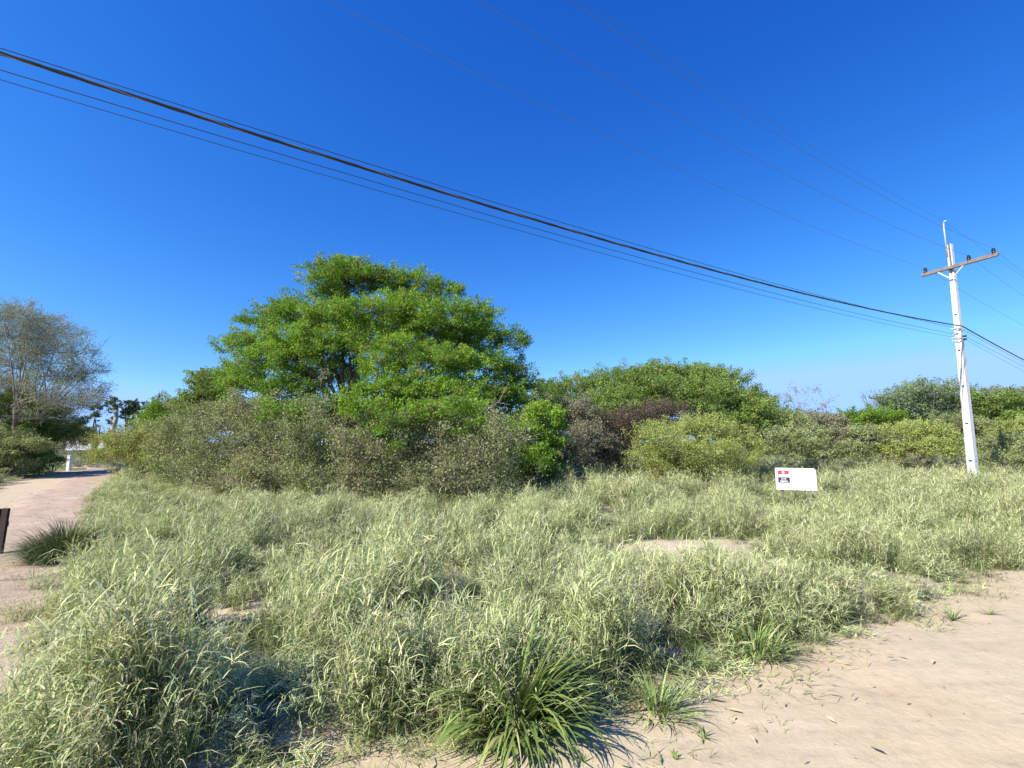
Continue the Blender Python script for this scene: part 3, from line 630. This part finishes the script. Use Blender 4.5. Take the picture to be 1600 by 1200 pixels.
for lab, Y, bx, pads, leaf, kw in R_: shrub(lab, Y, bx, [(a_, b_ + 4, c_, d_, *e_) for a_, b_, c_, d_, *e_ in pads], leaf, leaf_len=.05 + Y * .0012, leaves=36, sprays=34, wisp=.5, cat='shrub', **kw)
plant('tree', 'bluish green flat topped tree standing above the scrub left of the pole', 'tree', 34, 1440, [(1400, 628, 22, 9), (1428, 616, 26, 9), (1460, 612, 26, 9), (1488, 618, 20, 10), (1415, 640, 30, 11), (1455, 634, 34, 12), (1490, 640, 20, 12), (1440, 655, 40, 12), (1480, 658, 26, 12)], 'teal', 'bark', leaf_len=.12, spray=.7, stems=3, trunk_r=.11, leaves=34, sprays=14, wisp=.5)
plant('tree', 'dark green broad tree at the right edge behind the pole', 'tree', 33, 1565, [(1530, 632, 22, 12), (1555, 626, 26, 10), (1585, 636, 28, 12, 0, -.1), (1615, 640, 24, 14), (1545, 650, 30, 14), (1580, 660, 32, 14, -1, .2), (1612, 664, 28, 16)], 'mid', 'bark', leaf_len=.11, spray=.6, stems=3, trunk_r=.12, leaves=36, sprays=16, wisp=.4)
plant('tree', 'pale brownish tree topping the green tree at the far right edge', 'tree', 42, 1590, [(1552, 618, 14, 7), (1590, 622, 18, 8), (1622, 624, 18, 10), (1575, 634, 26, 8)], 'dull', 'palebark', leaf_len=.14, spray=.7, stems=2, trunk_r=.12, leaves=30, sprays=10, wisp=.5)

# ------------------------------------------------------------------ bare and sparse trees
def bare_tree(name, label, Y, bx, top_py, half_px, bark, seed, depth=6, leafy=0.0, leaf='dull', r0=.2, first=.22, kids=(3, 4), cat='tree', lean=.0, tilt0=.75, droop=.0, group=None):
    rs = np.random.default_rng(seed); b = at(bx, 700, Y); gz = float(ground_z(b[0], Y)); base = np.array((b[0], Y, gz - .03))
    H_ = at(bx, top_py, Y)[2] - gz; Wd = half_px * Y / F
    root = empty(name, tuple(base), label, cat, group); mb = MB(); A, B, RA, RB = [], [], [], []
    def grow(p, d, L, r, k):
        n = 4; pts = [p]; dd = d
        for i in range(n - 1):
            dd = unit(dd + rs.normal(0, .14, 3) + np.array((0, 0, .05 if k < 4 else -droop))); pts.append(pts[-1] + dd * L / (n - 1))
        if k <= 3: mb.tube(pts, list(np.linspace(r, r * .62, n)), 6 if k < 2 else 4, cap=False)
        else:
            for i in range(n - 1): A.append(pts[i]); B.append(pts[i + 1]); RA.append(max(r * (1 - .13 * i), .004)); RB.append(max(r * (1 - .13 * (i + 1)), .0035))
        if k >= depth: return
        m = rs.integers(kids[0], kids[1] + 1)
        for j in range(m):
            t = rs.uniform(.35, 1) if j else 1.0; i = min(int(t * (n - 1)), n - 2); q = pts[i] + (pts[i + 1] - pts[i]) * (t * (n - 1) - i)
            side = unit(np.cross(dd, rs.normal(0, 1, 3))); a = rs.uniform(.35, .85) * (tilt0 if k else .9)
            nd = unit(dd * math.cos(a) + side * math.sin(a) + np.array((0, 0, .10)))
            e = q + nd * L * .72
            # keep inside the crown's outline
            rel = np.array(((e[0] - base[0] - lean) / Wd, (e[1] - base[1]) / Wd, (e[2] - gz - H_ * .5) / (H_ * .54)))
            f = 1.0 if (rel ** 2).sum() < 1 else .55
            grow(q, nd, L * rs.uniform(.62, .85) * f, r * rs.uniform(.5, .68), k + 1)
    grow(base, unit(np.array((lean * .1, 0, 1.))), H_ * first, r0, 0)
    mb.build('trunk', M[bark], root, smooth=True)
    v, q = straight_twigs(np.array(A), np.array(B), np.array(RA), np.array(RB), .05); tag(mesh_np('twigs', v, q, M[bark], root), kind='stuff')
    if leafy:
        Bn = np.array(B)[np.array(RB) < .02]; n = int(len(Bn) * leafy); P = Bn[rs.integers(0, len(Bn), n)] + rs.normal(0, .10, (n, 3))
        ln = .05 * rs.uniform(.6, 1.4, n) * Y / 22
        v, q, t = leaf_quads(P, unit(rs.normal(0, 1, (n, 3))), unit(rs.normal(0, 1, (n, 3))), ln, ln * .5, np.stack((rs.uniform(.2, .9, n), rs.uniform(0, .6, n), rs.uniform(0, 1, n)), 1))
        mesh_np('crown', v, q, M[leaf], root, tint=t)
    print(name, len(A)); return root
bp_ = []
for px, py, rx, rz in ((0, 496, 34, 16), (-50, 500, 40, 20), (40, 500, 34, 18), (80, 520, 32, 20), (20, 530, 40, 22), (-40, 540, 44, 26), (110, 556, 30, 18), (62, 558, 34, 22), (132, 586, 26, 16), (90, 592, 34, 20), (30, 576, 40, 24), (135, 612, 24, 12), (105, 626, 32, 14), (60, 620, 36, 18), (10, 612, 40, 22), (-60, 600, 50, 30), (70, 650, 34, 10), (20, 646, 36, 12), (118, 640, 22, 8), (-100, 560, 40, 30)):
    bp_.append((px, py, rx, rz))
    if px > -45: bp_.append((px + 4, py + 3, rx, rz, 1.8))
plant('bare_tree', 'large nearly leafless tree with a wide hazy grey crown at the left edge', 'tree', 23, 4, bp_, 'olive', 'twig', leaf_len=.055, spray=.62, sprays=13, leaves=18, stems=4, trunk_r=.11, fork=.36, spread=1.2, twigs=1, twig_mat='greytwig', fine=7, wisp=.35, flat=.8, dry=.4)
for lab, bx, pads in (('left of two small pale leafless trees on the skyline behind the white board', 1246, [(1238, 622, 10, 8), (1250, 612, 12, 8), (1262, 620, 9, 9), (1244, 636, 12, 8), (1256, 640, 10, 8)]),
                      ('right of two small pale leafless trees on the skyline behind the white board', 1286, [(1282, 616, 7, 8), (1292, 626, 9, 9), (1280, 634, 9, 9), (1290, 644, 10, 8)])):
    plant('small_bare_tree', lab, 'tree', 33, bx, pads, 'dull', 'palebark', leaf_len=.09, spray=.55, sprays=10, leaves=4, stems=2, trunk_r=.06, fork=.5, spread=.3, twigs=1, twig_mat='palebark', fine=6, wisp=.5, dry=.3)
bare_tree('dead_tree', 'dead tree with a few bare forked branches above the bluish green tree', 32, 1388, 592, 38, 'twig', 12, depth=5, r0=.10, first=.42, kids=(2, 3))

# left side: scrub under the bare tree and along the far edge of the track
L_ = [('mid green tall bush under the bare tree at the left edge', 24.5, 20, [(-20, 640, 36, 22), (20, 636, 36, 20), (60, 646, 34, 18), (-10, 676, 40, 24), (36, 676, 40, 22)], 'mid', {}),
      ('green shrub arching below the right side of the bare tree', 26, 85, [(70, 652, 30, 14), (100, 660, 26, 12), (60, 676, 34, 18), (95, 682, 32, 14)], 'mid', {}),
      ('dark small leaved bush at the end of the scrub left of the far house', 32, 128, [(112, 680, 20, 10), (134, 684, 18, 10), (120, 692, 24, 8)], 'dark', {}),
      ('olive shrub at the left edge shading the track', 21.5, 10, [(-30, 690, 36, 26), (0, 700, 36, 24), (34, 704, 32, 22), (-20, 730, 40, 20), (14, 734, 36, 18)], 'olive', {}),
      ('low dark green shrub on the shaded bank along the track', 24.5, 66, [(46, 716, 26, 16), (72, 722, 22, 12), (40, 736, 26, 10)], 'mid', {})]
for lab, Y, bx, pads, leaf, kw in L_: shrub(lab, Y, bx, pads, leaf, leaf_len=.07, leaves=38, sprays=30, wisp=.4, cat='shrub', twig_mat='darkbark', **kw)
shrub('heap of bare brown branches in the clearing by the small white post', 30, 100, [(88, 704, 12, 6), (104, 698, 16, 8), (118, 703, 12, 6)], 'purple', leaves=8, sprays=60, cat='bush', leaf_len=.05)
shrub('small green bush in the clearing near the bend of the track', 31, 150, [(142, 714, 12, 7), (152, 718, 10, 6)], 'mid', cat='bush')
slim = [('left of three slim far trees, thin stems under a dark tuft', 52, 150, [(150, 640, 10, 9), (146, 652, 12, 8)], 1), ('middle of three slim far trees, thick vine wrapped stem with a small tuft on top', 48, 172, [(177, 628, 10, 7), (170, 632, 7, 6), (183, 634, 7, 7), (176, 642, 5, 10), (174, 660, 4, 12), (171, 680, 4, 12)], 2),
        ('right of three slim far trees, round dark crown on thin stems', 50, 196, [(206, 632, 14, 8), (200, 642, 14, 8), (194, 650, 9, 8), (214, 640, 9, 7), (203, 658, 9, 6)], 3)]
for lab, Y, bx, pads, sd in slim:
    pads = [(a_, b_, c_ * .58, d_ * .72) for a_, b_, c_, d_ in pads]
    plant('slim_tree', lab, 'tree', Y, bx, pads, 'dark', 'palebark' if sd == 2 else 'bark', leaf_len=.10, spray=.32, stems=1 if sd == 2 else 3, trunk_r=.28 if sd == 2 else .09, fork=.8, leaves=44, sprays=26, twigs=.5, twig_mat='darkbark', spread=.3, group='slim trees beyond the clearing')
# far woods close the view
for nm, pts, lf, Y, lab in (('distant_woods', [(x, 684 + 5 * math.sin(x * .05), 26, 9) for x in range(-120, 130, 26)] + [(x, (662 if x < 900 else 672) + 6 * math.sin(x * .04), 30, 24 if x < 900 else 15) for x in range(250, 1760, 34)], 'dark', 62, ''),):
    root = plant(nm, 'low dark line of far trees closing the plain', 'woods', Y, 800, [p + (rng.uniform(-6, 6),) for p in pts], lf, 'darkbark', leaf_len=.35, spray=1.3, stems=1, trunk_r=.01, fork=.01, leaves=26, sprays=1.6, twigs=0, wisp=.3)
    cr = [c for c in root.children if c.name.startswith('crown')][0]; tk = [c for c in root.children if c.name.startswith('trunk')][0]
    cr.parent = None; cr.location = root.location; cr.name = nm; bpy.data.objects.remove(tk); bpy.data.objects.remove(root); cr.name = 'distant_woods'; tag(cr, kind='stuff')

# ------------------------------------------------------------------ big tussocks
def tussock(label, x, y, r, n, kind, mat, hs=1.0, cat='grass clump', spread=.55):
    z = float(ground_z(x, y)); root = empty('grass_tussock', (x, y, z), label, cat); out = ([], [], [])
    for _ in range(n):
        a = random.uniform(0, 6.283); q = r * random.uniform(0, 1) ** .7; px, py = x + math.cos(a) * q * .5, y + math.sin(a) * q * .5
        L = random.uniform(.45, 1.05) * hs * (1 - .25 * q / r); ln = .05 + spread * q / r + random.uniform(-.1, .2)
        d = random.uniform(.7, 1) if random.random() < .07 else random.uniform(0, .2)
        blade(out, (px, py, z - .02), a + random.uniform(-.6, .6), L, random.uniform(.014, .030) if kind == 'broad' else random.uniform(.007, .015), ln, random.uniform(.5, 2.0), np.array((random.uniform(.1, .9), d, random.uniform(0, 1))), 7)
    mesh_np('blades', np.concatenate(out[0]), np.concatenate(out[1]), M[mat], root, tint=np.concatenate(out[2]), smooth=True)
    tag(root.children[0], kind='stuff'); return root
tussock('broad bladed green tussock arching over the sand, biggest in the foreground', 0.02, 3.02, .35, 620, 'broad', 'lush', .80)
tussock('dark green rounded grass tussock beside the track, right of the dark board', -6.0, 6.95, .62, 3600, 'fine', 'deep', .80, spread=.30)
tussock('green tussock at the sand edge right of the biggest tussock', .86, 3.20, .22, 200, 'fine', 'grass', .42)
tussock('leafy tussock hanging over the edge of the sand halfway along the verge', 1.85, 3.98, .26, 240, 'fine', 'grass', .5)
tussock('dark leafy tussock at the lower left beside the patch of bare sand', -2.45, 3.35, .40, 420, 'broad', 'lush', .62)
tussock('dark green tussock half hidden in the middle of the meadow', .0, 5.6, .34, 420, 'fine', 'lush', .8)

# ------------------------------------------------------------------ the pole
PX, PY = 17.05, 18.7; PZ = float(ground_z(PX, PY)); PT = 9.23
pole = empty('utility_pole', (PX, PY, PZ), 'white concrete utility pole with a wooden crossarm standing in the grass', 'utility pole')
CA = np.array((math.sin(R(20)), -math.cos(R(20)), 0)); CW = np.array((math.cos(R(20)), math.sin(R(20)), 0)); UP = np.array((0, 0, 1.))
def hsec(z, wd, dp, g):
    o = []
    a, b, c = wd / 2, dp / 2, wd * .20
    for sx, sy in ((-a, -b), (-c, -b), (-c * .8, -b + g), (c * .8, -b + g), (c, -b), (a, -b), (a, b), (c, b), (c * .8, b - g), (-c * .8, b - g), (-c, b), (-a, b)):
        o.append(np.array((PX, PY, z)) + CA * sx + CW * sy)
    return o
mb = MB(); zs = np.linspace(PZ - .4, PT, 9)
for i, z in enumerate(zs):
    t = (z - PZ) / (PT - PZ); lay = hsec(z, .26 - .11 * t, .22 - .09 * t, .055 - .022 * t); n = len(mb.v); mb.v += [tuple(p) for p in lay]
    if i: mb.f += [(n - 12 + k, n - 12 + (k + 1) % 12, n + (k + 1) % 12, n + k) for k in range(12)]
n = len(mb.v); mb.f.append(tuple(range(n - 12, n)))
mb.build('shaft', M['concrete'], pole)
for py in (437, 491, 547, 603, 661, 719):
    z = at(1505, py, PY)[2]; t = (z - PZ) / (PT - PZ); dp = .22 - .09 * t
    p = np.array((PX, PY, z)) - CW * (dp / 2 - .012)
    MB().tube([p - CA * .05 * (1.2 - t * .5), p + CA * .05 * (1.2 - t * .5)], .016, 6).build('hole_shade_bar', M['cable'], pole)  # black bars stand in for the dark inside the shaft's holes
ARZ = 8.27; A0 = np.array((16.9, 18.6, ARZ))
a0, a1 = A0 + CA * -1.0, A0 + CA * 1.48
MB().box((a0 + a1) / 2, (2.48, .10, .13), X=CA, Y=CW, Z=UP, bev=.012).build('crossarm', M['armwood'], pole)
for s in (-.42, .42):
    MB().tube([A0 + CA * s - UP * .07 - CW * .02, A0 + CA * s * .12 - UP * .42 + CW * .0], .022, 5).build('brace', M['concrete'], pole)
MB().tube([A0 - CW * .08, A0 + CW * .32], .02, 6).build('bolt', M['galv'], pole)
MB().tube([at(1480.5, 402, 18.4), at(1474.5, 350, 18.4), at(1474.5, 346, 18.4), at(1479, 345, 18.35)], .028, 7).build('top_rod', M['galv'], pole, smooth=True)
INS = []
for px, py in ((1446, 424), (1514, 407), (1553, 399)):
    k = (px - CX) / F; r_ = ray(px, py); kk = r_[0] / r_[1]; s = (kk * A0[1] - A0[0]) / (CA[0] - kk * CA[1])
    p = A0 + CA * s + UP * .065
    ins = MB().lathe(p, [(0, .05), (.02, .06), (.05, .068), (.07, .045), (.09, .04), (.10, .07), (.14, .065), (.16, .04), (.19, .05), (.205, .02)]).build('insulator', M['porcelain'], pole, smooth=True)
    MB().tube([p - UP * .16, p + UP * .03], .014, 6).build('pin', M['galv'], ins) if False else None
    INS.append(p + UP * .19)
z1 = 5.92
b1 = np.array((PX, PY, z1)) + CA * .17 - CW * .16
MB().tube([np.array((PX, PY, z1 - .28)) - CW * .15 - CA * .12, np.array((PX, PY, z1)) + CA * .16 - CW * .14, b1 + CA * .04], .018, 6).build('cable_bracket', M['galv'], pole)
for dz in (-.02, -.38, -.50):
    q = np.array((PX, PY, z1 + dz)) - CW * .145
    MB().box(q, (.36, .025, .035), X=CA, Y=CW, Z=UP, bev=.006).build('steel_band', M['galv'], pole)
for dz in (-.38, -.50):
    q = np.array((PX, PY, z1 + dz)) + CA * .20 - CW * .12
    MB().lathe(q - CA * .02, [(0, .02), (.01, .035), (.05, .04), (.08, .03), (.10, .035), (.12, .015)], axis=CA).build('spool', M['porcelain'], pole, smooth=True)

# ------------------------------------------------------------------ wires
LW = np.array((.86, .51, 0))
def on_line(px, py, P0):
    r_ = ray(px, py); k = r_[0] / r_[1]; s = (k * P0[1] - P0[0]) / (LW[0] - k * LW[1]); x, y = P0[0] + LW[0] * s, P0[1] + LW[1] * s
    return s, EYE + r_[2] * y / r_[1]
def wire_path(P0, obs, end_s, right):
    """fits a sagging curve in the vertical plane of the line through the observed heights, ends at the pole at P0"""
    sz = [on_line(px, py, P0) for px, py in obs]; s = np.array([a for a, _ in sz]); z = np.array([b for _, b in sz]) - P0[2]
    A = np.stack((s, s * s), 1); c, *_ = np.linalg.lstsq(A, z, rcond=None)
    L = []
    for t in np.linspace(end_s, 0, 90): L.append(np.array((P0[0] + LW[0] * t, P0[1] + LW[1] * t, P0[2] + c[0] * t + c[1] * t * t)))
    if right is not None:
        sr_, zr = on_line(*right, P0); k = abs(c[1]) * .9; m = (zr - P0[2] - k * sr_ * sr_) / sr_
        for t in np.linspace(.6, 34, 50): L.append(np.array((P0[0] + LW[0] * t, P0[1] + LW[1] * t, P0[2] + m * t + k * t * t)))
    return L
def wire(label, P0, obs, right, r, mat='wire', end=-42, group='overhead wires', name='overhead_wire'):
    P = wire_path(P0, obs, end, right); o = MB().tube(P, r, 5).build(name, M[mat], None, smooth=True)
    return tag(o, label, 'wire', group)
P0 = b1 + CA * .05
path = wire_path(P0, [(0, 88), (400, 207), (800, 330), (1200, 447)], -42, (1599, 562))
bundle = empty('twisted_cable', tuple(P0), 'thick black twisted cable bundle slung across the sky to the pole', 'cable')
cum = np.concatenate(([0], np.cumsum([np.linalg.norm(path[i + 1] - path[i]) for i in range(len(path) - 1)])))
tt = np.arange(0, cum[-1], .09); PP = np.stack([np.interp(tt, cum, [p[i] for p in path]) for i in range(3)], 1)
latl = np.array((-LW[1], LW[0], 0)); latl /= np.linalg.norm(latl)
for k in range(4):
    ph = tt * 2 * math.pi / 1.15 + k * math.pi / 2 + .6 * np.sin(tt * .7); rr = .013
    Q_ = PP + latl * (np.cos(ph) * rr)[:, None] + UP * (np.sin(ph) * rr)[:, None]
    MB().tube(list(Q_), .0105 if k else .009, 5).build('strand', M['cable' if k else 'bare'], bundle, smooth=True)
q1 = np.array((PX, PY, z1 - .12)) + CA * .20 - CW * .12; q2 = np.array((PX, PY, z1 - .38)) + CA * .25 - CW * .12; q3 = np.array((PX, PY, z1 - .50)) + CA * .25 - CW * .12
wire('thin dark wire running just above the twisted cable at the left', q1, [(0, 78), (500, 228), (900, 356)], (1599, 566), .0055)
wire('thin dark wire just below the twisted cable', q2, [(0, 110), (500, 258), (1100, 430)], (1599, 572), .0055)
wire('lowest thin dark wire of the low lines', q3, [(0, 124), (500, 272), (1100, 438)], (1599, 580), .0045)
wire('faint high line ending at the left insulator of the crossarm', INS[0], [(900, 190), (1200, 325)], (1599, 508), .0042, 'hv')
wire('faint high line ending at the middle insulator of the crossarm', INS[1], [(950, 120), (1200, 258)], (1599, 462), .0042, 'hv')
wire('faint high line ending at the right insulator of the crossarm', INS[2], [(1040, 100), (1300, 262)], (1599, 426), .0042, 'hv')
wire('topmost faint line carried by the rod on the pole top', at(1478, 347, 18.5), [(1000, 60), (1300, 248)], (1599, 432), .0035, 'hv')

# ------------------------------------------------------------------ the sale board
sb = at(1213, 764, 10.7); B0 = np.array((sb[0], 10.7, 0)); B1 = np.array((at(1277, 764, 10.40)[0], 10.40, 0)); SX = unit(B1 - B0); SN = np.array((SX[1], -SX[0], 0)); SZ = UP
bz0, bz1 = .60, 1.05; WB = float(np.linalg.norm(B1 - B0)); HB = bz1 - bz0; g0 = float(ground_z(B0[0], 10.7))
sign = empty('sale_sign', ((B0[0] + B1[0]) / 2, 10.8, g0), 'white board with red and black printed panels standing low in the pale grass', 'sign')
def bp(u, v, d=0): return B0 + SX * (u * WB) + SN * d + SZ * (bz1 - v * HB)
out = [(0, 0), (.945, .0), (.975, .03), (.995, .12), (1.0, 1.0), (0, 1.0)]
v = [bp(a, b, .0) for a, b in out] + [bp(a, b, -.022) for a, b in out]; n = len(out)
mesh_np('board', v, [tuple(range(n))[::-1], tuple(range(n, 2 * n))] + [(i, (i + 1) % n, (i + 1) % n + n, i + n) for i in range(n)], M['board'], sign)
for u in (.16, .84):
    MB().box(bp(u, .9, -.045) - UP * .28, (.045, .04, 1.0), X=SX, Y=SN, Z=UP, bev=.004).build('post', M['bark'], sign)
MB().box(bp(.5, .12, -.034), (WB * .9, .024, .05), X=SX, Y=SN, Z=UP, bev=.003).build('batten', M['palebark'], sign)
def flat(name, pts, mat, d, par=None): return mesh_np(name, [bp(a, b, d) for a, b in pts], [tuple(range(len(pts)))[::-1]], M[mat], par or sign)
def rect(u0, v0, u1, v1): return [(u0, v0), (u1, v0), (u1, v1), (u0, v1)]
flat('red_panel', rect(.055, .12, .335, .29), 'red', .003)
flat('house_mark', [(.15, .21), (.195, .145), (.24, .21), (.225, .21), (.225, .25), (.165, .25), (.165, .21)], 'board', .006)
flat('thin_red_line', rect(.055, .34, .34, .355), 'red', .003)
flat('black_panel', rect(.06, .43, .35, .68), 'black', .003)
def text(name, body, u, vv, hgt, mat, d, wide=None, bold=.0):
    cu = bpy.data.curves.new(name, 'FONT'); cu.body = body; cu.size = hgt / .7; cu.offset = bold; cu.resolution_u = 3; cu.extrude = .001
    o = bpy.data.objects.new(name, cu); COL.objects.link(o)
    bpy.context.view_layer.update(); me = bpy.data.meshes.new_from_object(o.evaluated_get(bpy.context.evaluated_depsgraph_get())); bpy.data.objects.remove(o)
    nn = len(me.vertices); co = np.empty(nn * 3); me.vertices.foreach_get('co', co); co = co.reshape(-1, 3)
    w0 = co[:, 0].max() - co[:, 0].min(); sc = (wide * WB / w0) if wide else 1
    base = bp(u, vv, d); wv = base + SX * ((co[:, 0:1] - co[:, 0].min()) * sc) + SZ * co[:, 1:2] + SN * co[:, 2:3] - np.array(sign.location)
    me.vertices.foreach_set('co', wv.astype(np.float32).ravel()); me.materials.clear(); me.materials.append(M[mat]); me.update()
    o = bpy.data.objects.new(name, me); COL.objects.link(o); o.parent = sign; return o
text('lettering', 'A LA', .135, .535, .032, 'board', .006, .13, .0016)
text('lettering', 'VENTA', .105, .655, .036, 'board', .006, .20, .0016)
# washed-out print on the white field
flat('faded_print', [(.60, .19), (.62, .17), (.69, .25), (.675, .275)], 'grey', .003)
flat('faded_print', rect(.61, .53, .70, .55), 'grey', .003); flat('faded_print', rect(.49, .83, .62, .85), 'grey', .003); flat('faded_print', rect(.63, .845, .78, .858), 'grey', .003)
flat('faded_print', [(.09, .80), (.115, .78), (.125, .80), (.10, .85), (.085, .84)], 'grey', .003)

# ------------------------------------------------------------------ dark board, marker post, far house
bb = at(5, 872, 7.2); bt = at(12, 803, 7.2); gzb = float(ground_z(bb[0], 7.2)); hb = bt[2]
dk = empty('dark_board', (bb[0] - .17, 7.2, gzb), 'dark stained upright board standing beside the track, cut off by the left edge', 'board')
Xb = unit(np.array((1, -.12, 0))); Yb = np.array((-Xb[1], Xb[0], 0)); Zb = unit(np.array((.05, 0, 1)))
for k in range(3):
    c = np.array((bb[0] - .055 - .115 * k, 7.2, (gzb + hb) / 2)) - Yb * .002 * k
    MB().box(c, (.108, .035, hb - gzb + .16 - .012 * k), X=Xb, Y=Yb, Z=Zb, bev=.006).build('plank', M['postwood'], dk)
MB().box(np.array((bb[0] - .17, 7.235, hb - .14)), (.34, .03, .07), X=Xb, Y=Yb, Z=UP, bev=.004).build('batten', M['postwood'], dk)
mp_ = at(108, 728, 28); gm = float(ground_z(mp_[0], 28)); tz = at(108, 713, 28)[2]
mk = empty('marker_post', (mp_[0], 28, gm), 'small white marker post in front of the clearing', 'post')
MB().box((mp_[0], 28, (gm + tz) / 2), (.19, .19, tz - gm), bev=.02).build('shaft', M['white'], mk)
MB().box((mp_[0], 28, tz + .02), (.21, .21, .05), bev=.015).build('cap', M['concrete'], mk)
hx = at(150, 695, 95); hs_ = empty('white_house', (hx[0], 95, 0), 'long low white house far off between the slim trees', 'house')
MB().box((hx[0], 95, 1.2), (7.0, 5, 2.4)).build('wall', M['white'], hs_)
hv_ = [(-3.9, -2.9, 2.35), (3.9, -2.9, 2.35), (3.9, 2.9, 2.35), (-3.9, 2.9, 2.35), (-3.9, 0, 3.0), (3.9, 0, 3.0)]
mesh_np('roof', [np.array((hx[0], 95, 0)) + np.array(p) for p in hv_], [(0, 1, 5, 4), (2, 3, 4, 5), (0, 4, 3), (1, 2, 5), (3, 2, 1, 0)], M['roof'], hs_)
for dx in (-2.2, 0, 2.2): MB().box((hx[0] + dx, 92.47, 1.4), (.9, .08, .9)).build('window', M['glass'], hs_)

n = 420; y = rng.uniform(4.2, 16, n); x = xline(LEFT, y) - rng.uniform(.1, 2.0, n); s = rng.uniform(.006, .018, n)
oc = np.array([(1, 0, 0), (0, 1, 0), (-1, 0, 0), (0, -1, 0), (0, 0, .8), (0, 0, -.5)]); tri = np.array([(0, 1, 4), (1, 2, 4), (2, 3, 4), (3, 0, 4), (1, 0, 5), (2, 1, 5), (3, 2, 5), (0, 3, 5)])
zz = track_z(x, y) + .04
V = (np.stack((x, y, zz), 1)[:, None] + oc[None] * s[:, None, None] * rng.uniform(.6, 1.3, (n, 6, 1))).reshape(-1, 3)
tag(mesh_np('earth_clods', V, (np.arange(n)[:, None, None] * 6 + tri[None]).reshape(-1, 3), M['track']), kind='stuff')
# ------------------------------------------------------------------ litter on the sand
V, Q, T = [], [], []; nvv = 0
n = 1500; x = rng.uniform(-.6, 9, n); y = rng.uniform(1.4, 8.5, n); d = sd_right(x, y); k = (d > .0) & (rng.uniform(0, 1, n) < np.exp(-d / .35) + .035); x, y = x[k], y[k]; n = len(x)
a = rng.uniform(0, 6.28, n); P = np.stack((x, y, rut(x, y) + .012), 1); D = np.stack((np.cos(a), np.sin(a), rng.uniform(-.05, .25, n)), 1); ln = rng.uniform(.02, .10, n)
v, q, t = leaf_quads(P, unit(D), unit(np.stack((rng.normal(0, .2, n), rng.normal(0, .2, n), np.ones(n)), 1)), ln, ln * rng.uniform(.08, .35, n), np.stack((rng.uniform(0, 1, n), rng.uniform(.5, 1, n), rng.uniform(0, 1, n)), 1))
tag(mesh_np('dry_leaf_litter', v, q, M['dryg'], tint=t), kind='stuff')
n = 520; x = rng.uniform(.2, 10, n); y = rng.uniform(1.2, 8, n); k = sd_right(x, y) > .1; x, y = x[k], y[k]; s = rng.uniform(.003, .010, len(x)) * (1 + (rng.uniform(0, 1, len(x)) < .05))
oc = np.array([(1, 0, 0), (0, 1, 0), (-1, 0, 0), (0, -1, 0), (0, 0, .8), (0, 0, -.5)]); tri = np.array([(0, 1, 4), (1, 2, 4), (2, 3, 4), (3, 0, 4), (1, 0, 5), (2, 1, 5), (3, 2, 5), (0, 3, 5)])
V = (np.stack((x, y, rut(x, y) + s * .3), 1)[:, None] + oc[None] * s[:, None, None] * rng.uniform(.6, 1.3, (len(x), 6, 1))).reshape(-1, 3)
tag(mesh_np('pebbles', V, (np.arange(len(x))[:, None, None] * 6 + tri[None]).reshape(-1, 3), plain('brown_clods', (.22, .15, .10), (.38, .28, .20), 30, .9)), kind='stuff')
def sprout(label, px, py, r, n):
    p = at(px, py, 1.0); rr_ = ray(px, py); t = -EYE / rr_[2]; x, y = rr_[0] * t, rr_[1] * t; z = float(rut(x, y)); out = ([], [], [])
    for _ in range(n): blade(out, (x + random.uniform(-.01, .01), y + random.uniform(-.01, .01), z), random.uniform(0, 6.28), random.uniform(.4, 1.2) * r, random.uniform(.008, .014), random.uniform(.5, 1.2), .4, np.array((random.uniform(.2, .9), random.uniform(0, .3), random.uniform(0, 1))), 3)
    o = mesh_np('seedling', np.concatenate(out[0]), np.concatenate(out[1]), M['lush'], None, tint=np.concatenate(out[2])); tag(o, label, 'seedling')
sprout('tiny green seedling alone on the sand right of the biggest tussock', 1055, 1188, .05, 9)
sprout('tiny green seedling on the sand at the bottom edge by the grass', 912, 1190, .05, 8)
sprout('flat green weed sprawling on the sand off the verge at the right', 1490, 968, .22, 26)
sprout('thin wisp of grass stalks lying on the sand beside the small edge tussock', 1100, 1155, .09, 10)
sprout('small weed out on the sand near the right edge of the picture', 1545, 962, .14, 12)
